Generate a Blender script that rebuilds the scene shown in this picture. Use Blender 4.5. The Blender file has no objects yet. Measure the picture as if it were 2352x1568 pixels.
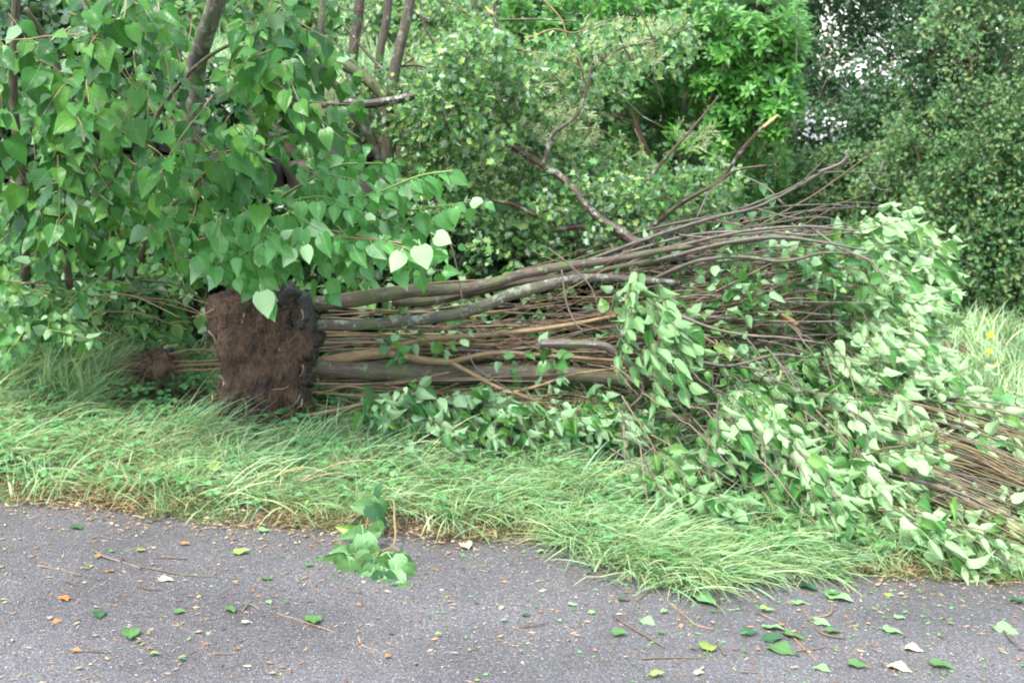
import bpy, math
import numpy as np
from mathutils import noise as mnoise, Vector

rng = np.random.default_rng(11)
S = bpy.context.scene
COL = S.collection

# ------------------------------------------------------------------ camera
W, H, F = 2352.0, 1568.0, 2985.0
PITCH = math.radians(12.0)
CAMZ = 1.6
cam_d = bpy.data.cameras.new("camera")
cam = bpy.data.objects.new("camera", cam_d)
COL.objects.link(cam)
cam.location = (0, 0, CAMZ)
cam.rotation_euler = (math.pi / 2 - PITCH, 0, 0)
cam_d.sensor_width = 36.0
cam_d.lens = 36.0 * F / W
cam_d.clip_start = 0.05
cam_d.clip_end = 2000
cam_d.dof.use_dof = True
cam_d.dof.focus_distance = 4.3
cam_d.dof.aperture_fstop = 6.0
S.camera = cam

# ------------------------------------------------------------------ world, sun, exposure
SUN_EL, SUN_AZ = math.radians(58), math.radians(215)   # azimuth clockwise from +Y
world = bpy.data.worlds.new("World")
S.world = world
world.use_nodes = True
wn, wl = world.node_tree.nodes, world.node_tree.links
wn.clear()
wo = wn.new("ShaderNodeOutputWorld")
wb = wn.new("ShaderNodeBackground")
wb.inputs[1].default_value = 0.12
sky = wn.new("ShaderNodeTexSky")
sky.sky_type = 'NISHITA'
sky.sun_disc = False
sky.sun_elevation = SUN_EL
sky.sun_rotation = SUN_AZ
tc = wn.new("ShaderNodeTexCoord")
nz = wn.new("ShaderNodeTexNoise")
nz.inputs['Scale'].default_value = 3.4
nz.inputs['Detail'].default_value = 6
cr = wn.new("ShaderNodeValToRGB")
cr.color_ramp.elements[0].position = 0.46
cr.color_ramp.elements[1].position = 0.58
mx = wn.new("ShaderNodeMix")
mx.data_type = 'RGBA'
mx.inputs['B'].default_value = (6.2, 6.4, 6.65, 1)
wl.new(tc.outputs['Generated'], nz.inputs['Vector'])
wl.new(nz.outputs['Fac'], cr.inputs['Fac'])
wl.new(cr.outputs['Color'], mx.inputs['Factor'])
wl.new(sky.outputs['Color'], mx.inputs['A'])
wl.new(mx.outputs['Result'], wb.inputs['Color'])
wl.new(wb.outputs[0], wo.inputs[0])

sd = bpy.data.lights.new("sun", 'SUN')
sun = bpy.data.objects.new("sun", sd)
COL.objects.link(sun)
sd.energy = 1.5
sd.angle = math.radians(12)
sd.color = (1.0, 0.975, 0.93)
sv = Vector((math.sin(SUN_AZ) * math.cos(SUN_EL), math.cos(SUN_AZ) * math.cos(SUN_EL), math.sin(SUN_EL)))
sun.rotation_euler = sv.to_track_quat('Z', 'Y').to_euler()
S.view_settings.view_transform = 'Standard'
S.view_settings.look = 'None'
S.view_settings.exposure = 2.12
S.view_settings.gamma = 1.0
S.render.film_transparent = False
S.cycles.max_bounces = 7
S.cycles.diffuse_bounces = 2
S.cycles.transmission_bounces = 3
S.cycles.filter_width = 2.0

# ------------------------------------------------------------------ picture <-> world
cp, sp = math.cos(PITCH), math.sin(PITCH)


def ray(px, py):
    px = np.asarray(px, float); py = np.asarray(py, float)
    u = (px - W / 2) / F; v = (H / 2 - py) / F
    return np.stack([u + 0 * v, cp + v * sp, -sp + v * cp], -1)


def P(px, py, Y):
    r = ray(px, py)
    t = np.asarray(Y, float) / r[..., 1]
    return r * t[..., None] + np.array([0, 0, CAMZ])


def sm(a, b, x):
    t = np.clip((x - a) / (b - a), 0, 1)
    return t * t * (3 - 2 * t)


def edge_y(x):
    x = np.asarray(x, float)
    return 4.23 - 0.07 * x + 0.03 * np.sin(x * 3.1 + 1) + 0.02 * np.sin(x * 7.7) + 0.012 * np.sin(x * 17.3 + 2)


def road_z(x):
    return -0.055 * 22 * np.tanh(np.asarray(x, float) / 22)


def gz(x, y):
    x = np.asarray(x, float); y = np.asarray(y, float)
    e = y - edge_y(x)
    z = road_z(x) - 0.03 + 0.05 * sm(-0.05, 0.10, e) + 0.09 * sm(0.1, 1.5, e)
    z = z + sm(0.05, 0.3, e) * 0.012 * (np.sin(x * 9 + y * 4) + np.sin(x * 5.3 - y * 11 + 1) + np.sin(x * 15 + y * 13))
    left = 1 - sm(-0.55, 0.5, x)
    z = z + left * (1.22 * sm(6.72, 6.95, y) + 0.10 * np.clip(y - 6.95, 0, 14))
    right = 1 - left
    z = z + right * (0.35 * sm(7.4, 12, y) * (1 - sm(0.8, 2.5, x)) - 0.9 * sm(13, 40, y))
    return z


def G(px, py):
    """point of the ground seen at a pixel"""
    r = ray(px, py)
    lo, hi = 2.0, 14.0
    prev = lo
    for k in range(480):
        Y = lo + (hi - lo) * k / 480
        p = r * (Y / r[1]) + np.array([0, 0, CAMZ])
        if p[2] < gz(p[0], p[1]) or (p[1] < edge_y(p[0]) and p[2] < road_z(p[0]) + 0.004):
            return p
    return r * (hi / r[1]) + np.array([0, 0, CAMZ])


def nrm(a):
    a = np.asarray(a, float)
    return a / np.maximum(np.linalg.norm(a, axis=-1, keepdims=True), 1e-9)


# ------------------------------------------------------------------ object helpers
def tag(o, label=None, cat=None, group=None, kind=None):
    if label: o['label'] = label
    if cat: o['category'] = cat
    if group: o['group'] = group
    if kind: o['kind'] = kind
    return o


def empty(name, loc, label, cat, group=None):
    o = bpy.data.objects.new(name, None)
    COL.objects.link(o)
    o.location = [float(c) for c in loc]
    o.empty_display_size = 0.1
    return tag(o, label, cat, group)


def build(name, V, F4=None, F3=None, UV=None, mat=None, parent=None, smooth=True):
    V = np.asarray(V, float)
    if parent is not None:
        V = V - np.array(parent_world(parent))
    me = bpy.data.meshes.new(name)
    F4 = np.zeros((0, 4), int) if F4 is None or len(F4) == 0 else np.asarray(F4, int)
    F3 = np.zeros((0, 3), int) if F3 is None or len(F3) == 0 else np.asarray(F3, int)
    loops = np.concatenate([F4.ravel(), F3.ravel()]).astype(np.int32)
    n = len(F4) + len(F3)
    tot = np.concatenate([np.full(len(F4), 4), np.full(len(F3), 3)]).astype(np.int32)
    start = np.concatenate([[0], np.cumsum(tot)[:-1]]).astype(np.int32)
    me.vertices.add(len(V)); me.vertices.foreach_set('co', V.astype(np.float32).ravel())
    me.loops.add(len(loops)); me.loops.foreach_set('vertex_index', loops)
    me.polygons.add(n)
    me.polygons.foreach_set('loop_start', start); me.polygons.foreach_set('loop_total', tot)
    me.polygons.foreach_set('use_smooth', np.full(n, smooth))
    if UV is not None:
        uvl = me.uv_layers.new(name='UVMap')
        uvl.data.foreach_set('uv', np.asarray(UV, np.float32)[loops].ravel())
    me.update(calc_edges=True)
    me.validate()
    if mat: me.materials.append(mat)
    o = bpy.data.objects.new(name, me)
    COL.objects.link(o)
    if parent is not None: o.parent = parent
    return o


def parent_world(p):
    l = np.array(p.location)
    while p.parent is not None:
        p = p.parent
        l = l + np.array(p.location)
    return l


def inpoly(x, y, poly):
    poly = np.asarray(poly, float)
    c = np.zeros(len(x), bool)
    j = len(poly) - 1
    for i in range(len(poly)):
        xi, yi = poly[i]; xj, yj = poly[j]
        m = ((yi > y) != (yj > y)) & (x < (xj - xi) * (y - yi) / (yj - yi + 1e-9) + xi)
        c ^= m
        j = i
    return c


def sample(poly, n):
    poly = np.asarray(poly, float)
    lo, hi = poly.min(0), poly.max(0)
    out = np.zeros((0, 2))
    while len(out) < n:
        q = rng.uniform(lo, hi, (n * 2, 2))
        out = np.concatenate([out, q[inpoly(q[:, 0], q[:, 1], poly)]])
    return out[:n]


def fnoise(p, s, seed=0.0):
    """cheap smooth noise, -1..1, vectorised"""
    x, y, z = p[..., 0] * s + seed, p[..., 1] * s + seed * 1.7, p[..., 2] * s - seed
    return (np.sin(x * 1.9 + 1.3 * np.sin(y * 1.3 + z)) + np.sin(y * 2.3 + 1.7 * np.sin(z * 1.1 - x)) +
            np.sin(z * 2.1 + 1.1 * np.sin(x * 1.7 + y))) / 3


# ------------------------------------------------------------------ leaf shapes
def template(rows, cols, petiole=0.0, base=None):
    """rows: (half width, y at edge, y at centre); last = tip"""
    pts, uv, f4, f3 = [], [], [], []
    xs = np.linspace(-1, 1, cols)
    for (w, ye, yc) in rows:
        for x in xs:
            a = abs(x)
            pts.append((x * w, yc + (ye - yc) * a ** 1.5)); uv.append((0.5 + 0.5 * x * w / 0.45, yc + (ye - yc) * a))
    tip = len(pts); pts.append((0, 1.0)); uv.append((0.5, 1.0))
    R = len(rows)
    for r in range(R - 1):
        for c in range(cols - 1):
            a = r * cols + c
            f4.append((a, a + 1, a + 1 + cols, a + cols))
    for c in range(cols - 1):
        a = (R - 1) * cols + c
        f3.append((a, a + 1, tip))
    if petiole:
        b = len(pts)
        pts += [(-.018, -petiole), (.018, -petiole), (.018, 0.03), (-.018, 0.03)]
        uv += [(.5, 0), (.5, 0), (.5, 0), (.5, 0)]
        f4.append((b, b + 1, b + 2, b + 3))
    return np.array(pts, float), np.array(uv, float), np.array(f4), np.array(f3)


LILAC = template([(.20, -.07, .0), (.37, .08, .10), (.42, .27, .27), (.36, .48, .47), (.235, .68, .66), (.095, .86, .84)], 5, .28)
OVAL = template([(.05, .0, .0), (.19, .2, .2), (.23, .45, .45), (.17, .72, .72), (.06, .9, .9)], 3, .15)
ROUND = template([(.3, .0, .05), (.48, .3, .3), (.45, .6, .6), (.25, .88, .88)], 3)
# lobed hawthorn leaf
_h = [(0, -.2), (0, .05), (.16, .22), (.40, .36), (.17, .46), (.36, .70), (.13, .74), (0, 1.0)]
_hp = _h + [(-x, y) for x, y in _h[2:7]]
HAW = (np.array(_hp, float), np.array([(0.5 + x, y) for x, y in _hp]), np.zeros((0, 4), int),
       np.array([(1, 2, 4), (2, 3, 4), (1, 4, 6), (4, 5, 6), (1, 6, 7), (1, 10, 8), (8, 10, 9), (1, 12, 10), (10, 12, 11), (1, 7, 12)]))


class Leaves:
    def __init__(s): s.o, s.d, s.n, s.s = [], [], [], []; s.ex = []

    def add(s, o, d, n, size):
        o = np.atleast_2d(o); k = len(o)
        s.o.append(o); s.d.append(np.broadcast_to(d, (k, 3))); s.n.append(np.broadcast_to(n, (k, 3)))
        s.s.append(np.broadcast_to(size, (k,)))

    def build(s, name, tmpl, mat, parent=None, fold=(.1, .5), curl=(.0, .5), wave=.06, width=(.85, 1.1)):
        o = np.concatenate(s.o); d = nrm(np.concatenate(s.d)); n = np.concatenate(s.n); sz = np.concatenate(s.s)
        k = len(o)
        side = nrm(np.cross(d, n)); n = np.cross(side, d)
        T, uv, f4, f3 = tmpl
        x, y = T[:, 0][None], T[:, 1][None]
        fo = rng.uniform(*fold, (k, 1)); cu = rng.uniform(*curl, (k, 1)); ph = rng.uniform(0, 6.28, (k, 1))
        wd = rng.uniform(*width, (k, 1)) * np.cos(np.arctan(fo))
        sw = rng.uniform(-.12, .12, (k, 1))
        z = fo * np.abs(x) * 1.0 - cu * np.clip(y, 0, 1) ** 2 * .6 + wave * np.sin(y * 8 + ph) * np.abs(x) * 2
        xx = x * wd + sw * y * y
        V = o[:, None] + sz[:, None, None] * (side[:, None] * xx[..., None] + d[:, None] * y[..., None] + n[:, None] * z[..., None])
        m = len(T); off = (np.arange(k) * m)[:, None, None]
        F4 = (f4[None] + off).reshape(-1, 4) if len(f4) else None
        F3 = (f3[None] + off).reshape(-1, 3) if len(f3) else None
        return build(name, V.reshape(-1, 3), F4, F3, np.tile(uv, (k, 1)), mat, parent)


# ------------------------------------------------------------------ tubes
def spline(pts, per=6):
    pts = np.asarray(pts, float)
    if len(pts) < 3:
        t = np.linspace(0, 1, per + 1)[:, None]
        return pts[0] * (1 - t) + pts[-1] * t
    q = np.concatenate([[2 * pts[0] - pts[1]], pts, [2 * pts[-1] - pts[-2]]])
    out = []
    for i in range(1, len(q) - 2):
        for t in np.linspace(0, 1, per, endpoint=False):
            a, b, c, d = q[i - 1], q[i], q[i + 1], q[i + 2]
            out.append(.5 * ((2 * b) + (-a + c) * t + (2 * a - 5 * b + 4 * c - d) * t * t + (-a + 3 * b - 3 * c + d) * t ** 3))
    out.append(pts[-1])
    return np.array(out)


def tube(pts, rad, sides=8, lump=0.0, cap=True):
    pts = np.asarray(pts, float); m = len(pts)
    rad = np.interp(np.linspace(0, 1, m), np.linspace(0, 1, len(rad)), rad)
    t = nrm(np.gradient(pts, axis=0))
    ref = np.array([0.13, 0.2, 1.0]) if abs(t[:, 2]).mean() < .8 else np.array([1.0, 0.1, 0])
    a = nrm(np.cross(t, ref)); b = np.cross(t, a)
    ang = np.linspace(0, 2 * math.pi, sides + 1)
    ca, sa = np.cos(ang), np.sin(ang)
    rr = rad[:, None] * np.ones(sides + 1)[None]
    if lump:
        L = np.concatenate([[0], np.cumsum(np.linalg.norm(np.diff(pts, axis=0), axis=1))])
        f = 1 / max(rad.mean(), 1e-3)
        s0 = rng.uniform(0, 50)
        rr = rr * (1 + lump * (np.sin(L[:, None] * f * .35 + s0 + 2 * np.sin(ang)) + .6 * np.sin(L[:, None] * f * .9 + 3 * np.sin(ang + 1) + s0)
                               + .5 * np.sin(L[:, None] * f * .12 + 5 * np.cos(ang))))
        rr[:, -1] = rr[:, 0]
    V = pts[:, None] + rr[..., None] * (a[:, None] * ca[None, :, None] + b[:, None] * sa[None, :, None])
    L = np.concatenate([[0], np.cumsum(np.linalg.norm(np.diff(pts, axis=0), axis=1))])
    uv = np.stack([np.broadcast_to(ang / 6.2832 * 2 * math.pi * rad.mean(), (m, sides + 1)), np.broadcast_to(L[:, None], (m, sides + 1))], -1)
    i = np.arange(m - 1)[:, None] * (sides + 1) + np.arange(sides)[None]
    f = np.stack([i, i + 1, i + sides + 2, i + sides + 1], -1).reshape(-1, 4)
    V = V.reshape(-1, 3); uv = uv.reshape(-1, 2)
    f3 = []
    if cap:
        for ring, c in ((0, pts[0]), (m - 1, pts[-1])):
            k = len(V); V = np.concatenate([V, [c]]); uv = np.concatenate([uv, [[0, L[ring]]]])
            for q in range(sides):
                aa, bb = ring * (sides + 1) + q, ring * (sides + 1) + q + 1
                f3.append((bb, aa, k) if ring == 0 else (aa, bb, k))
    return V, f, np.array(f3, int).reshape(-1, 3), uv


class Tubes:
    def __init__(s): s.V, s.f4, s.f3, s.uv, s.k = [], [], [], [], 0

    def add(s, pts, rad, sides=5, lump=0.0, per=5, cap=False, smooth=True):
        p = spline(pts, per) if smooth else np.asarray(pts)
        V, f, g, uv = tube(p, rad, sides, lump, cap)
        s.V.append(V); s.f4.append(f + s.k); s.f3.append(g + s.k); s.uv.append(uv); s.k += len(V)
        return p

    def build(s, name, mat, parent=None):
        if not s.V: return None
        return build(name, np.concatenate(s.V), np.concatenate(s.f4), np.concatenate(s.f3), np.concatenate(s.uv), mat, parent)


def pix(path, Y, dY=None):
    """pixel polyline -> world polyline; Y number or list"""
    path = np.asarray(path, float)
    Ys = np.interp(np.linspace(0, 1, len(path)), np.linspace(0, 1, len(np.atleast_1d(Y))), np.atleast_1d(Y))
    return P(path[:, 0], path[:, 1], Ys)


def rp(th, Y):  # pixel thickness -> radius
    return [t / 2 / F * (Y if np.isscalar(Y) else np.mean(Y)) for t in np.atleast_1d(th)]


def one_tube(name, path, Y, th, mat, parent, sides=10, lump=.06, per=8):
    t = Tubes(); t.add(pix(path, Y), rp(th, Y), sides, lump, per, True)
    return t.build(name, mat, parent)


# ------------------------------------------------------------------ materials
def new_mat(name):
    m = bpy.data.materials.new(name); m.use_nodes = True
    n, l = m.node_tree.nodes, m.node_tree.links
    n.clear()
    return m, n, l


def N(n, t, **kw):
    o = n.new(t)
    for k, v in kw.items():
        if k.startswith('_'): setattr(o, k[1:], v)
        else: o.inputs[k.replace('0', ' ')].default_value = v
    return o


def ramp(n, stops, interp='LINEAR'):
    r = n.new('ShaderNodeValToRGB'); e = r.color_ramp.elements
    r.color_ramp.interpolation = interp
    while len(e) < len(stops): e.new(0.5)
    for k, (p, c) in enumerate(stops):
        e[k].position = p; e[k].color = (*c, 1) if len(c) == 3 else c
    return r


def mixc(n, l, a, b, fac, blend='MIX'):
    m = n.new('ShaderNodeMix'); m.data_type = 'RGBA'; m.blend_type = blend
    for s, v in (('A', a), ('B', b)):
        if isinstance(v, tuple): m.inputs[s].default_value = (*v[:3], 1)
        else: l.new(v, m.inputs[s])
    if isinstance(fac, (int, float)): m.inputs['Factor'].default_value = fac
    else: l.new(fac, m.inputs['Factor'])
    return m.outputs['Result']


def leaf_mat(name, tops, under, rough=.38, trans=.3, veins=False, spec=.5, tcol=None):
    m, n, l = new_mat(name)
    geo = n.new('ShaderNodeNewGeometry')
    r = ramp(n, [(i / max(len(tops) - 1, 1), c) for i, c in enumerate(tops)])
    l.new(geo.outputs['Random Per Island'], r.inputs['Fac'])
    col = r.outputs['Color']
    rr = ramp(n, [(0, tuple(c * .8 for c in under)), (1, tuple(min(c * 1.15, .8) for c in under))])
    wn_ = n.new('ShaderNodeTexWhiteNoise'); wn_.noise_dimensions = '1D'
    l.new(geo.outputs['Random Per Island'], wn_.inputs['W'])
    l.new(wn_.outputs['Value'], rr.inputs['Fac'])
    ucol = rr.outputs['Color']
    tcn = n.new('ShaderNodeTexCoord')
    bs = n.new('ShaderNodeBump'); bs.inputs['Strength'].default_value = .5; bs.inputs['Distance'].default_value = .004
    nzz = N(n, 'ShaderNodeTexNoise', Scale=55.0, Detail=2.0)
    l.new(tcn.outputs['Object'], nzz.inputs['Vector'])
    hgt = nzz.outputs['Fac']
    if veins:
        sx = n.new('ShaderNodeSeparateXYZ'); l.new(tcn.outputs['UV'], sx.inputs[0])
        ab = n.new('ShaderNodeMath'); ab.operation = 'SUBTRACT'; l.new(sx.outputs['X'], ab.inputs[0]); ab.inputs[1].default_value = .5
        ab2 = n.new('ShaderNodeMath'); ab2.operation = 'ABSOLUTE'; l.new(ab.outputs[0], ab2.inputs[0])
        mu = n.new('ShaderNodeMath'); mu.operation = 'MULTIPLY_ADD'; l.new(ab2.outputs[0], mu.inputs[0]); mu.inputs[1].default_value = -.75; l.new(sx.outputs['Y'], mu.inputs[2])
        fr = n.new('ShaderNodeMath'); fr.operation = 'MULTIPLY'; l.new(mu.outputs[0], fr.inputs[0]); fr.inputs[1].default_value = 44
        sn = n.new('ShaderNodeMath'); sn.operation = 'SINE'; l.new(fr.outputs[0], sn.inputs[0])
        vr = ramp(n, [(.86, (0, 0, 0)), (1, (1, 1, 1))]); l.new(sn.outputs[0], vr.inputs['Fac'])
        mr = ramp(n, [(.0, (1, 1, 1)), (.05, (0, 0, 0))]); l.new(ab2.outputs[0], mr.inputs['Fac'])
        vs = mixc(n, l, vr.outputs['Color'], (1, 1, 1), mr.outputs['Color'])
        vm = n.new('ShaderNodeMath'); vm.operation = 'MULTIPLY'; l.new(vs, vm.inputs[0]); vm.inputs[1].default_value = .3
        col = mixc(n, l, col, tuple(min(1, c * 1.8 + .02) for c in tops[len(tops) // 2]), vm.outputs[0])
        ad = n.new('ShaderNodeMath'); ad.operation = 'MULTIPLY_ADD'; l.new(vs, ad.inputs[0]); ad.inputs[1].default_value = -.35; l.new(nzz.outputs['Fac'], ad.inputs[2])
        hgt = ad.outputs[0]
    l.new(hgt, bs.inputs['Height'])
    fin = mixc(n, l, col, ucol, geo.outputs['Backfacing'])
    p = n.new('ShaderNodeBsdfPrincipled')
    l.new(fin, p.inputs['Base Color']); l.new(bs.outputs[0], p.inputs['Normal'])
    p.inputs['Specular IOR Level'].default_value = spec
    ro = n.new('ShaderNodeMath'); ro.operation = 'MULTIPLY_ADD'
    l.new(geo.outputs['Backfacing'], ro.inputs[0]); ro.inputs[1].default_value = .25; ro.inputs[2].default_value = rough
    l.new(ro.outputs[0], p.inputs['Roughness'])
    t = n.new('ShaderNodeBsdfTranslucent')
    tm = mixc(n, l, fin, tcol or (.16, .40, .05), .5)
    l.new(tm, t.inputs['Color'])
    ms = n.new('ShaderNodeMixShader'); ms.inputs[0].default_value = trans
    l.new(p.outputs[0], ms.inputs[1]); l.new(t.outputs[0], ms.inputs[2])
    o = n.new('ShaderNodeOutputMaterial'); l.new(ms.outputs[0], o.inputs[0])
    return m


def bark_mat(name, c1, c2, lichen=None, lf=.5, scale=60, rough=.8, stretch=.12, bump=.6, rnd=.25):
    m, n, l = new_mat(name)
    tcn = n.new('ShaderNodeTexCoord')
    mp = n.new('ShaderNodeMapping'); mp.inputs['Scale'].default_value = (1, stretch, 1)
    l.new(tcn.outputs['UV'], mp.inputs['Vector'])
    a = N(n, 'ShaderNodeTexNoise', Scale=float(scale) * 2, Detail=5.0, Roughness=.65)
    l.new(mp.outputs[0], a.inputs['Vector'])
    r = ramp(n, [(.3, c1), (.7, c2)]); l.new(a.outputs['Fac'], r.inputs['Fac'])
    col = r.outputs['Color']
    oi = n.new('ShaderNodeObjectInfo')
    hs = n.new('ShaderNodeHueSaturation')
    mr = n.new('ShaderNodeMapRange'); mr.inputs['To Min'].default_value = 1 - rnd; mr.inputs['To Max'].default_value = 1 + rnd
    l.new(oi.outputs['Random'], mr.inputs['Value']); l.new(mr.outputs[0], hs.inputs['Value']); l.new(col, hs.inputs['Color'])
    col = hs.outputs[0]
    if lichen:
        b = N(n, 'ShaderNodeTexNoise', Scale=22.0, Detail=6.0, Roughness=.75)
        l.new(tcn.outputs['Object'], b.inputs['Vector'])
        br = ramp(n, [(lf, (0, 0, 0)), (lf + .07, (1, 1, 1))]); l.new(b.outputs['Fac'], br.inputs['Fac'])
        col = mixc(n, l, col, lichen, br.outputs['Color'])
        g_ = N(n, 'ShaderNodeTexNoise', Scale=9.0, Detail=4.0)
        l.new(tcn.outputs['Object'], g_.inputs['Vector'])
        gr = ramp(n, [(.5, (0, 0, 0)), (.65, (.6, .6, .6))]); l.new(g_.outputs['Fac'], gr.inputs['Fac'])
        col = mixc(n, l, col, (.09, .12, .035), gr.outputs['Color'])
    bs = n.new('ShaderNodeBump'); bs.inputs['Strength'].default_value = bump; bs.inputs['Distance'].default_value = .006
    l.new(a.outputs['Fac'], bs.inputs['Height'])
    p = n.new('ShaderNodeBsdfPrincipled'); p.inputs['Roughness'].default_value = rough
    l.new(col, p.inputs['Base Color']); l.new(bs.outputs[0], p.inputs['Normal'])
    o = n.new('ShaderNodeOutputMaterial'); l.new(p.outputs[0], o.inputs[0])
    return m


def simple_rand(name, cols, rough=.6, trans=0.0, spec=.4):
    m, n, l = new_mat(name)
    geo = n.new('ShaderNodeNewGeometry')
    r = ramp(n, [(i / max(len(cols) - 1, 1), c) for i, c in enumerate(cols)])
    l.new(geo.outputs['Random Per Island'], r.inputs['Fac'])
    p = n.new('ShaderNodeBsdfPrincipled'); p.inputs['Roughness'].default_value = rough
    p.inputs['Specular IOR Level'].default_value = spec
    l.new(r.outputs['Color'], p.inputs['Base Color'])
    o = n.new('ShaderNodeOutputMaterial')
    if trans:
        t = n.new('ShaderNodeBsdfTranslucent'); l.new(r.outputs['Color'], t.inputs['Color'])
        ms = n.new('ShaderNodeMixShader'); ms.inputs[0].default_value = trans
        l.new(p.outputs[0], ms.inputs[1]); l.new(t.outputs[0], ms.inputs[2]); l.new(ms.outputs[0], o.inputs[0])
    else:
        l.new(p.outputs[0], o.inputs[0])
    return m


M = {}
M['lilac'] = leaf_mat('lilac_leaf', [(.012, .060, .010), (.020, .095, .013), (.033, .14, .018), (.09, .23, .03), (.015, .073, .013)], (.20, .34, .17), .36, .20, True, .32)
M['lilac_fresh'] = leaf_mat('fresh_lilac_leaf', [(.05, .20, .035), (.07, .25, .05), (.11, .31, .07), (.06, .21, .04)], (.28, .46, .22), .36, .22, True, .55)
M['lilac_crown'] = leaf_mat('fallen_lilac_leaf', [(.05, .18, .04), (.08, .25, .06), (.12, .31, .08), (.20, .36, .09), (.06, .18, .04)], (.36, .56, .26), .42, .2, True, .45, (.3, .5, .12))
M['lilac_mid'] = leaf_mat('shaded_lilac_leaf', [(.04, .14, .03), (.065, .20, .045), (.10, .26, .06), (.17, .31, .08)], (.20, .36, .14), .36, .18, True, .45)  # darker copy of the crown leaf, shade put into its colour
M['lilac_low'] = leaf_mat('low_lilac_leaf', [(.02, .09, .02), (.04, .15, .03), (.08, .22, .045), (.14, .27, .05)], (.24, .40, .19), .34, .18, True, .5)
M['haw'] = leaf_mat('hawthorn_leaf', [(.04, .14, .035), (.075, .21, .05), (.13, .30, .07), (.22, .37, .09), (.32, .42, .13)], (.34, .48, .29), .4, .2, False, .5)
M['haw_bush'] = leaf_mat('hedge_leaf', [(.035, .11, .035), (.065, .18, .05), (.11, .25, .065), (.17, .27, .08), (.21, .24, .09)], (.26, .38, .22), .5, .2, False, .45)
M['shade_leaf'] = leaf_mat('shade_dark_leaf', [(.012, .04, .014), (.022, .07, .02), (.035, .095, .028)], (.07, .13, .05), .3, .08, False, .6)  # near black green, the shade of deep hollows put into the leaf colour
M['thin'] = leaf_mat('thin_tree_leaf', [(.04, .12, .045), (.07, .18, .06), (.12, .24, .09)], (.25, .34, .24), .45, .3, False, .5)
M['whorl'] = leaf_mat('whorl_leaf', [(.035, .14, .025), (.065, .22, .032), (.12, .32, .05), (.09, .27, .04)], (.26, .42, .18), .38, .28, False, .5)
M['far'] = leaf_mat('far_leaf', [(.05, .12, .03), (.10, .20, .05), (.18, .30, .09), (.12, .24, .07)], (.24, .34, .2), .5, .3, False, .4)
M['seed'] = simple_rand('seed_stalk', [(.24, .34, .12), (.34, .42, .2), (.3, .3, .14)], .6, .2)
M['grass'] = simple_rand('grass_blade', [(.20, .38, .14), (.30, .52, .20), (.42, .62, .28), (.54, .68, .32), (.66, .70, .38), (.25, .46, .22), (.34, .54, .34), (.24, .40, .13)], .36, .34, .42)
M['straw'] = simple_rand('straw_blade', [(.50, .40, .19), (.42, .27, .12), (.58, .52, .28), (.35, .4, .15)], .6, .2)
M['clover'] = leaf_mat('clover_leaf', [(.08, .24, .06), (.12, .32, .10), (.17, .38, .13)], (.2, .36, .18), .5, .25)
M['litter'] = simple_rand('litter', [(.26, .13, .06), (.36, .25, .14), (.18, .09, .05), (.5, .42, .28), (.25, .12, .06), (.06, .04, .03), (.3, .35, .12)], .8)
M['grit'] = simple_rand('grit', [(.55, .53, .5), (.35, .22, .14), (.62, .6, .58), (.1, .09, .09), (.42, .24, .13), (.2, .2, .21)], .7)
M['bark'] = bark_mat('old_bark', (.028, .021, .016), (.125, .095, .066), (.17, .20, .11), .56, 60)
M['bark_lichen'] = bark_mat('lichened_bark', (.035, .03, .025), (.15, .12, .09), (.22, .25, .18), .52, 60)
M['bark_tan'] = bark_mat('tan_bark', (.16, .10, .045), (.34, .235, .12), None, .5, 50, .6, .2, .3)
M['stem'] = bark_mat('stem_bark', (.13, .085, .04), (.30, .22, .11), None, .5, 50, .55, .2, .3, .4)
M['twig_dark'] = bark_mat('dark_twig_bark', (.06, .042, .035), (.21, .165, .135), (.24, .24, .19), .6, 60, .6, .2, .3, .4)
M['twig_red'] = bark_mat('red_twig_bark', (.09, .06, .04), (.25, .17, .105), None, .5, 60, .55, .2, .3, .4)
M['haw_bark'] = bark_mat('hawthorn_bark', (.03, .02, .017), (.12, .07, .045), (.30, .33, .27), .55, 60, .5)
M['green_stem'] = bark_mat('green_stem', (.14, .22, .05), (.24, .36, .09), None, .5, 40, .5, .2, .2)
M['raw_wood'] = bark_mat('torn_wood', (.55, .28, .10), (.75, .48, .22), None, .5, 40, .6, .1, .4)
M['pale_root'] = bark_mat('pale_root', (.35, .24, .14), (.55, .42, .27), None, .5, 50, .6)


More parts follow.
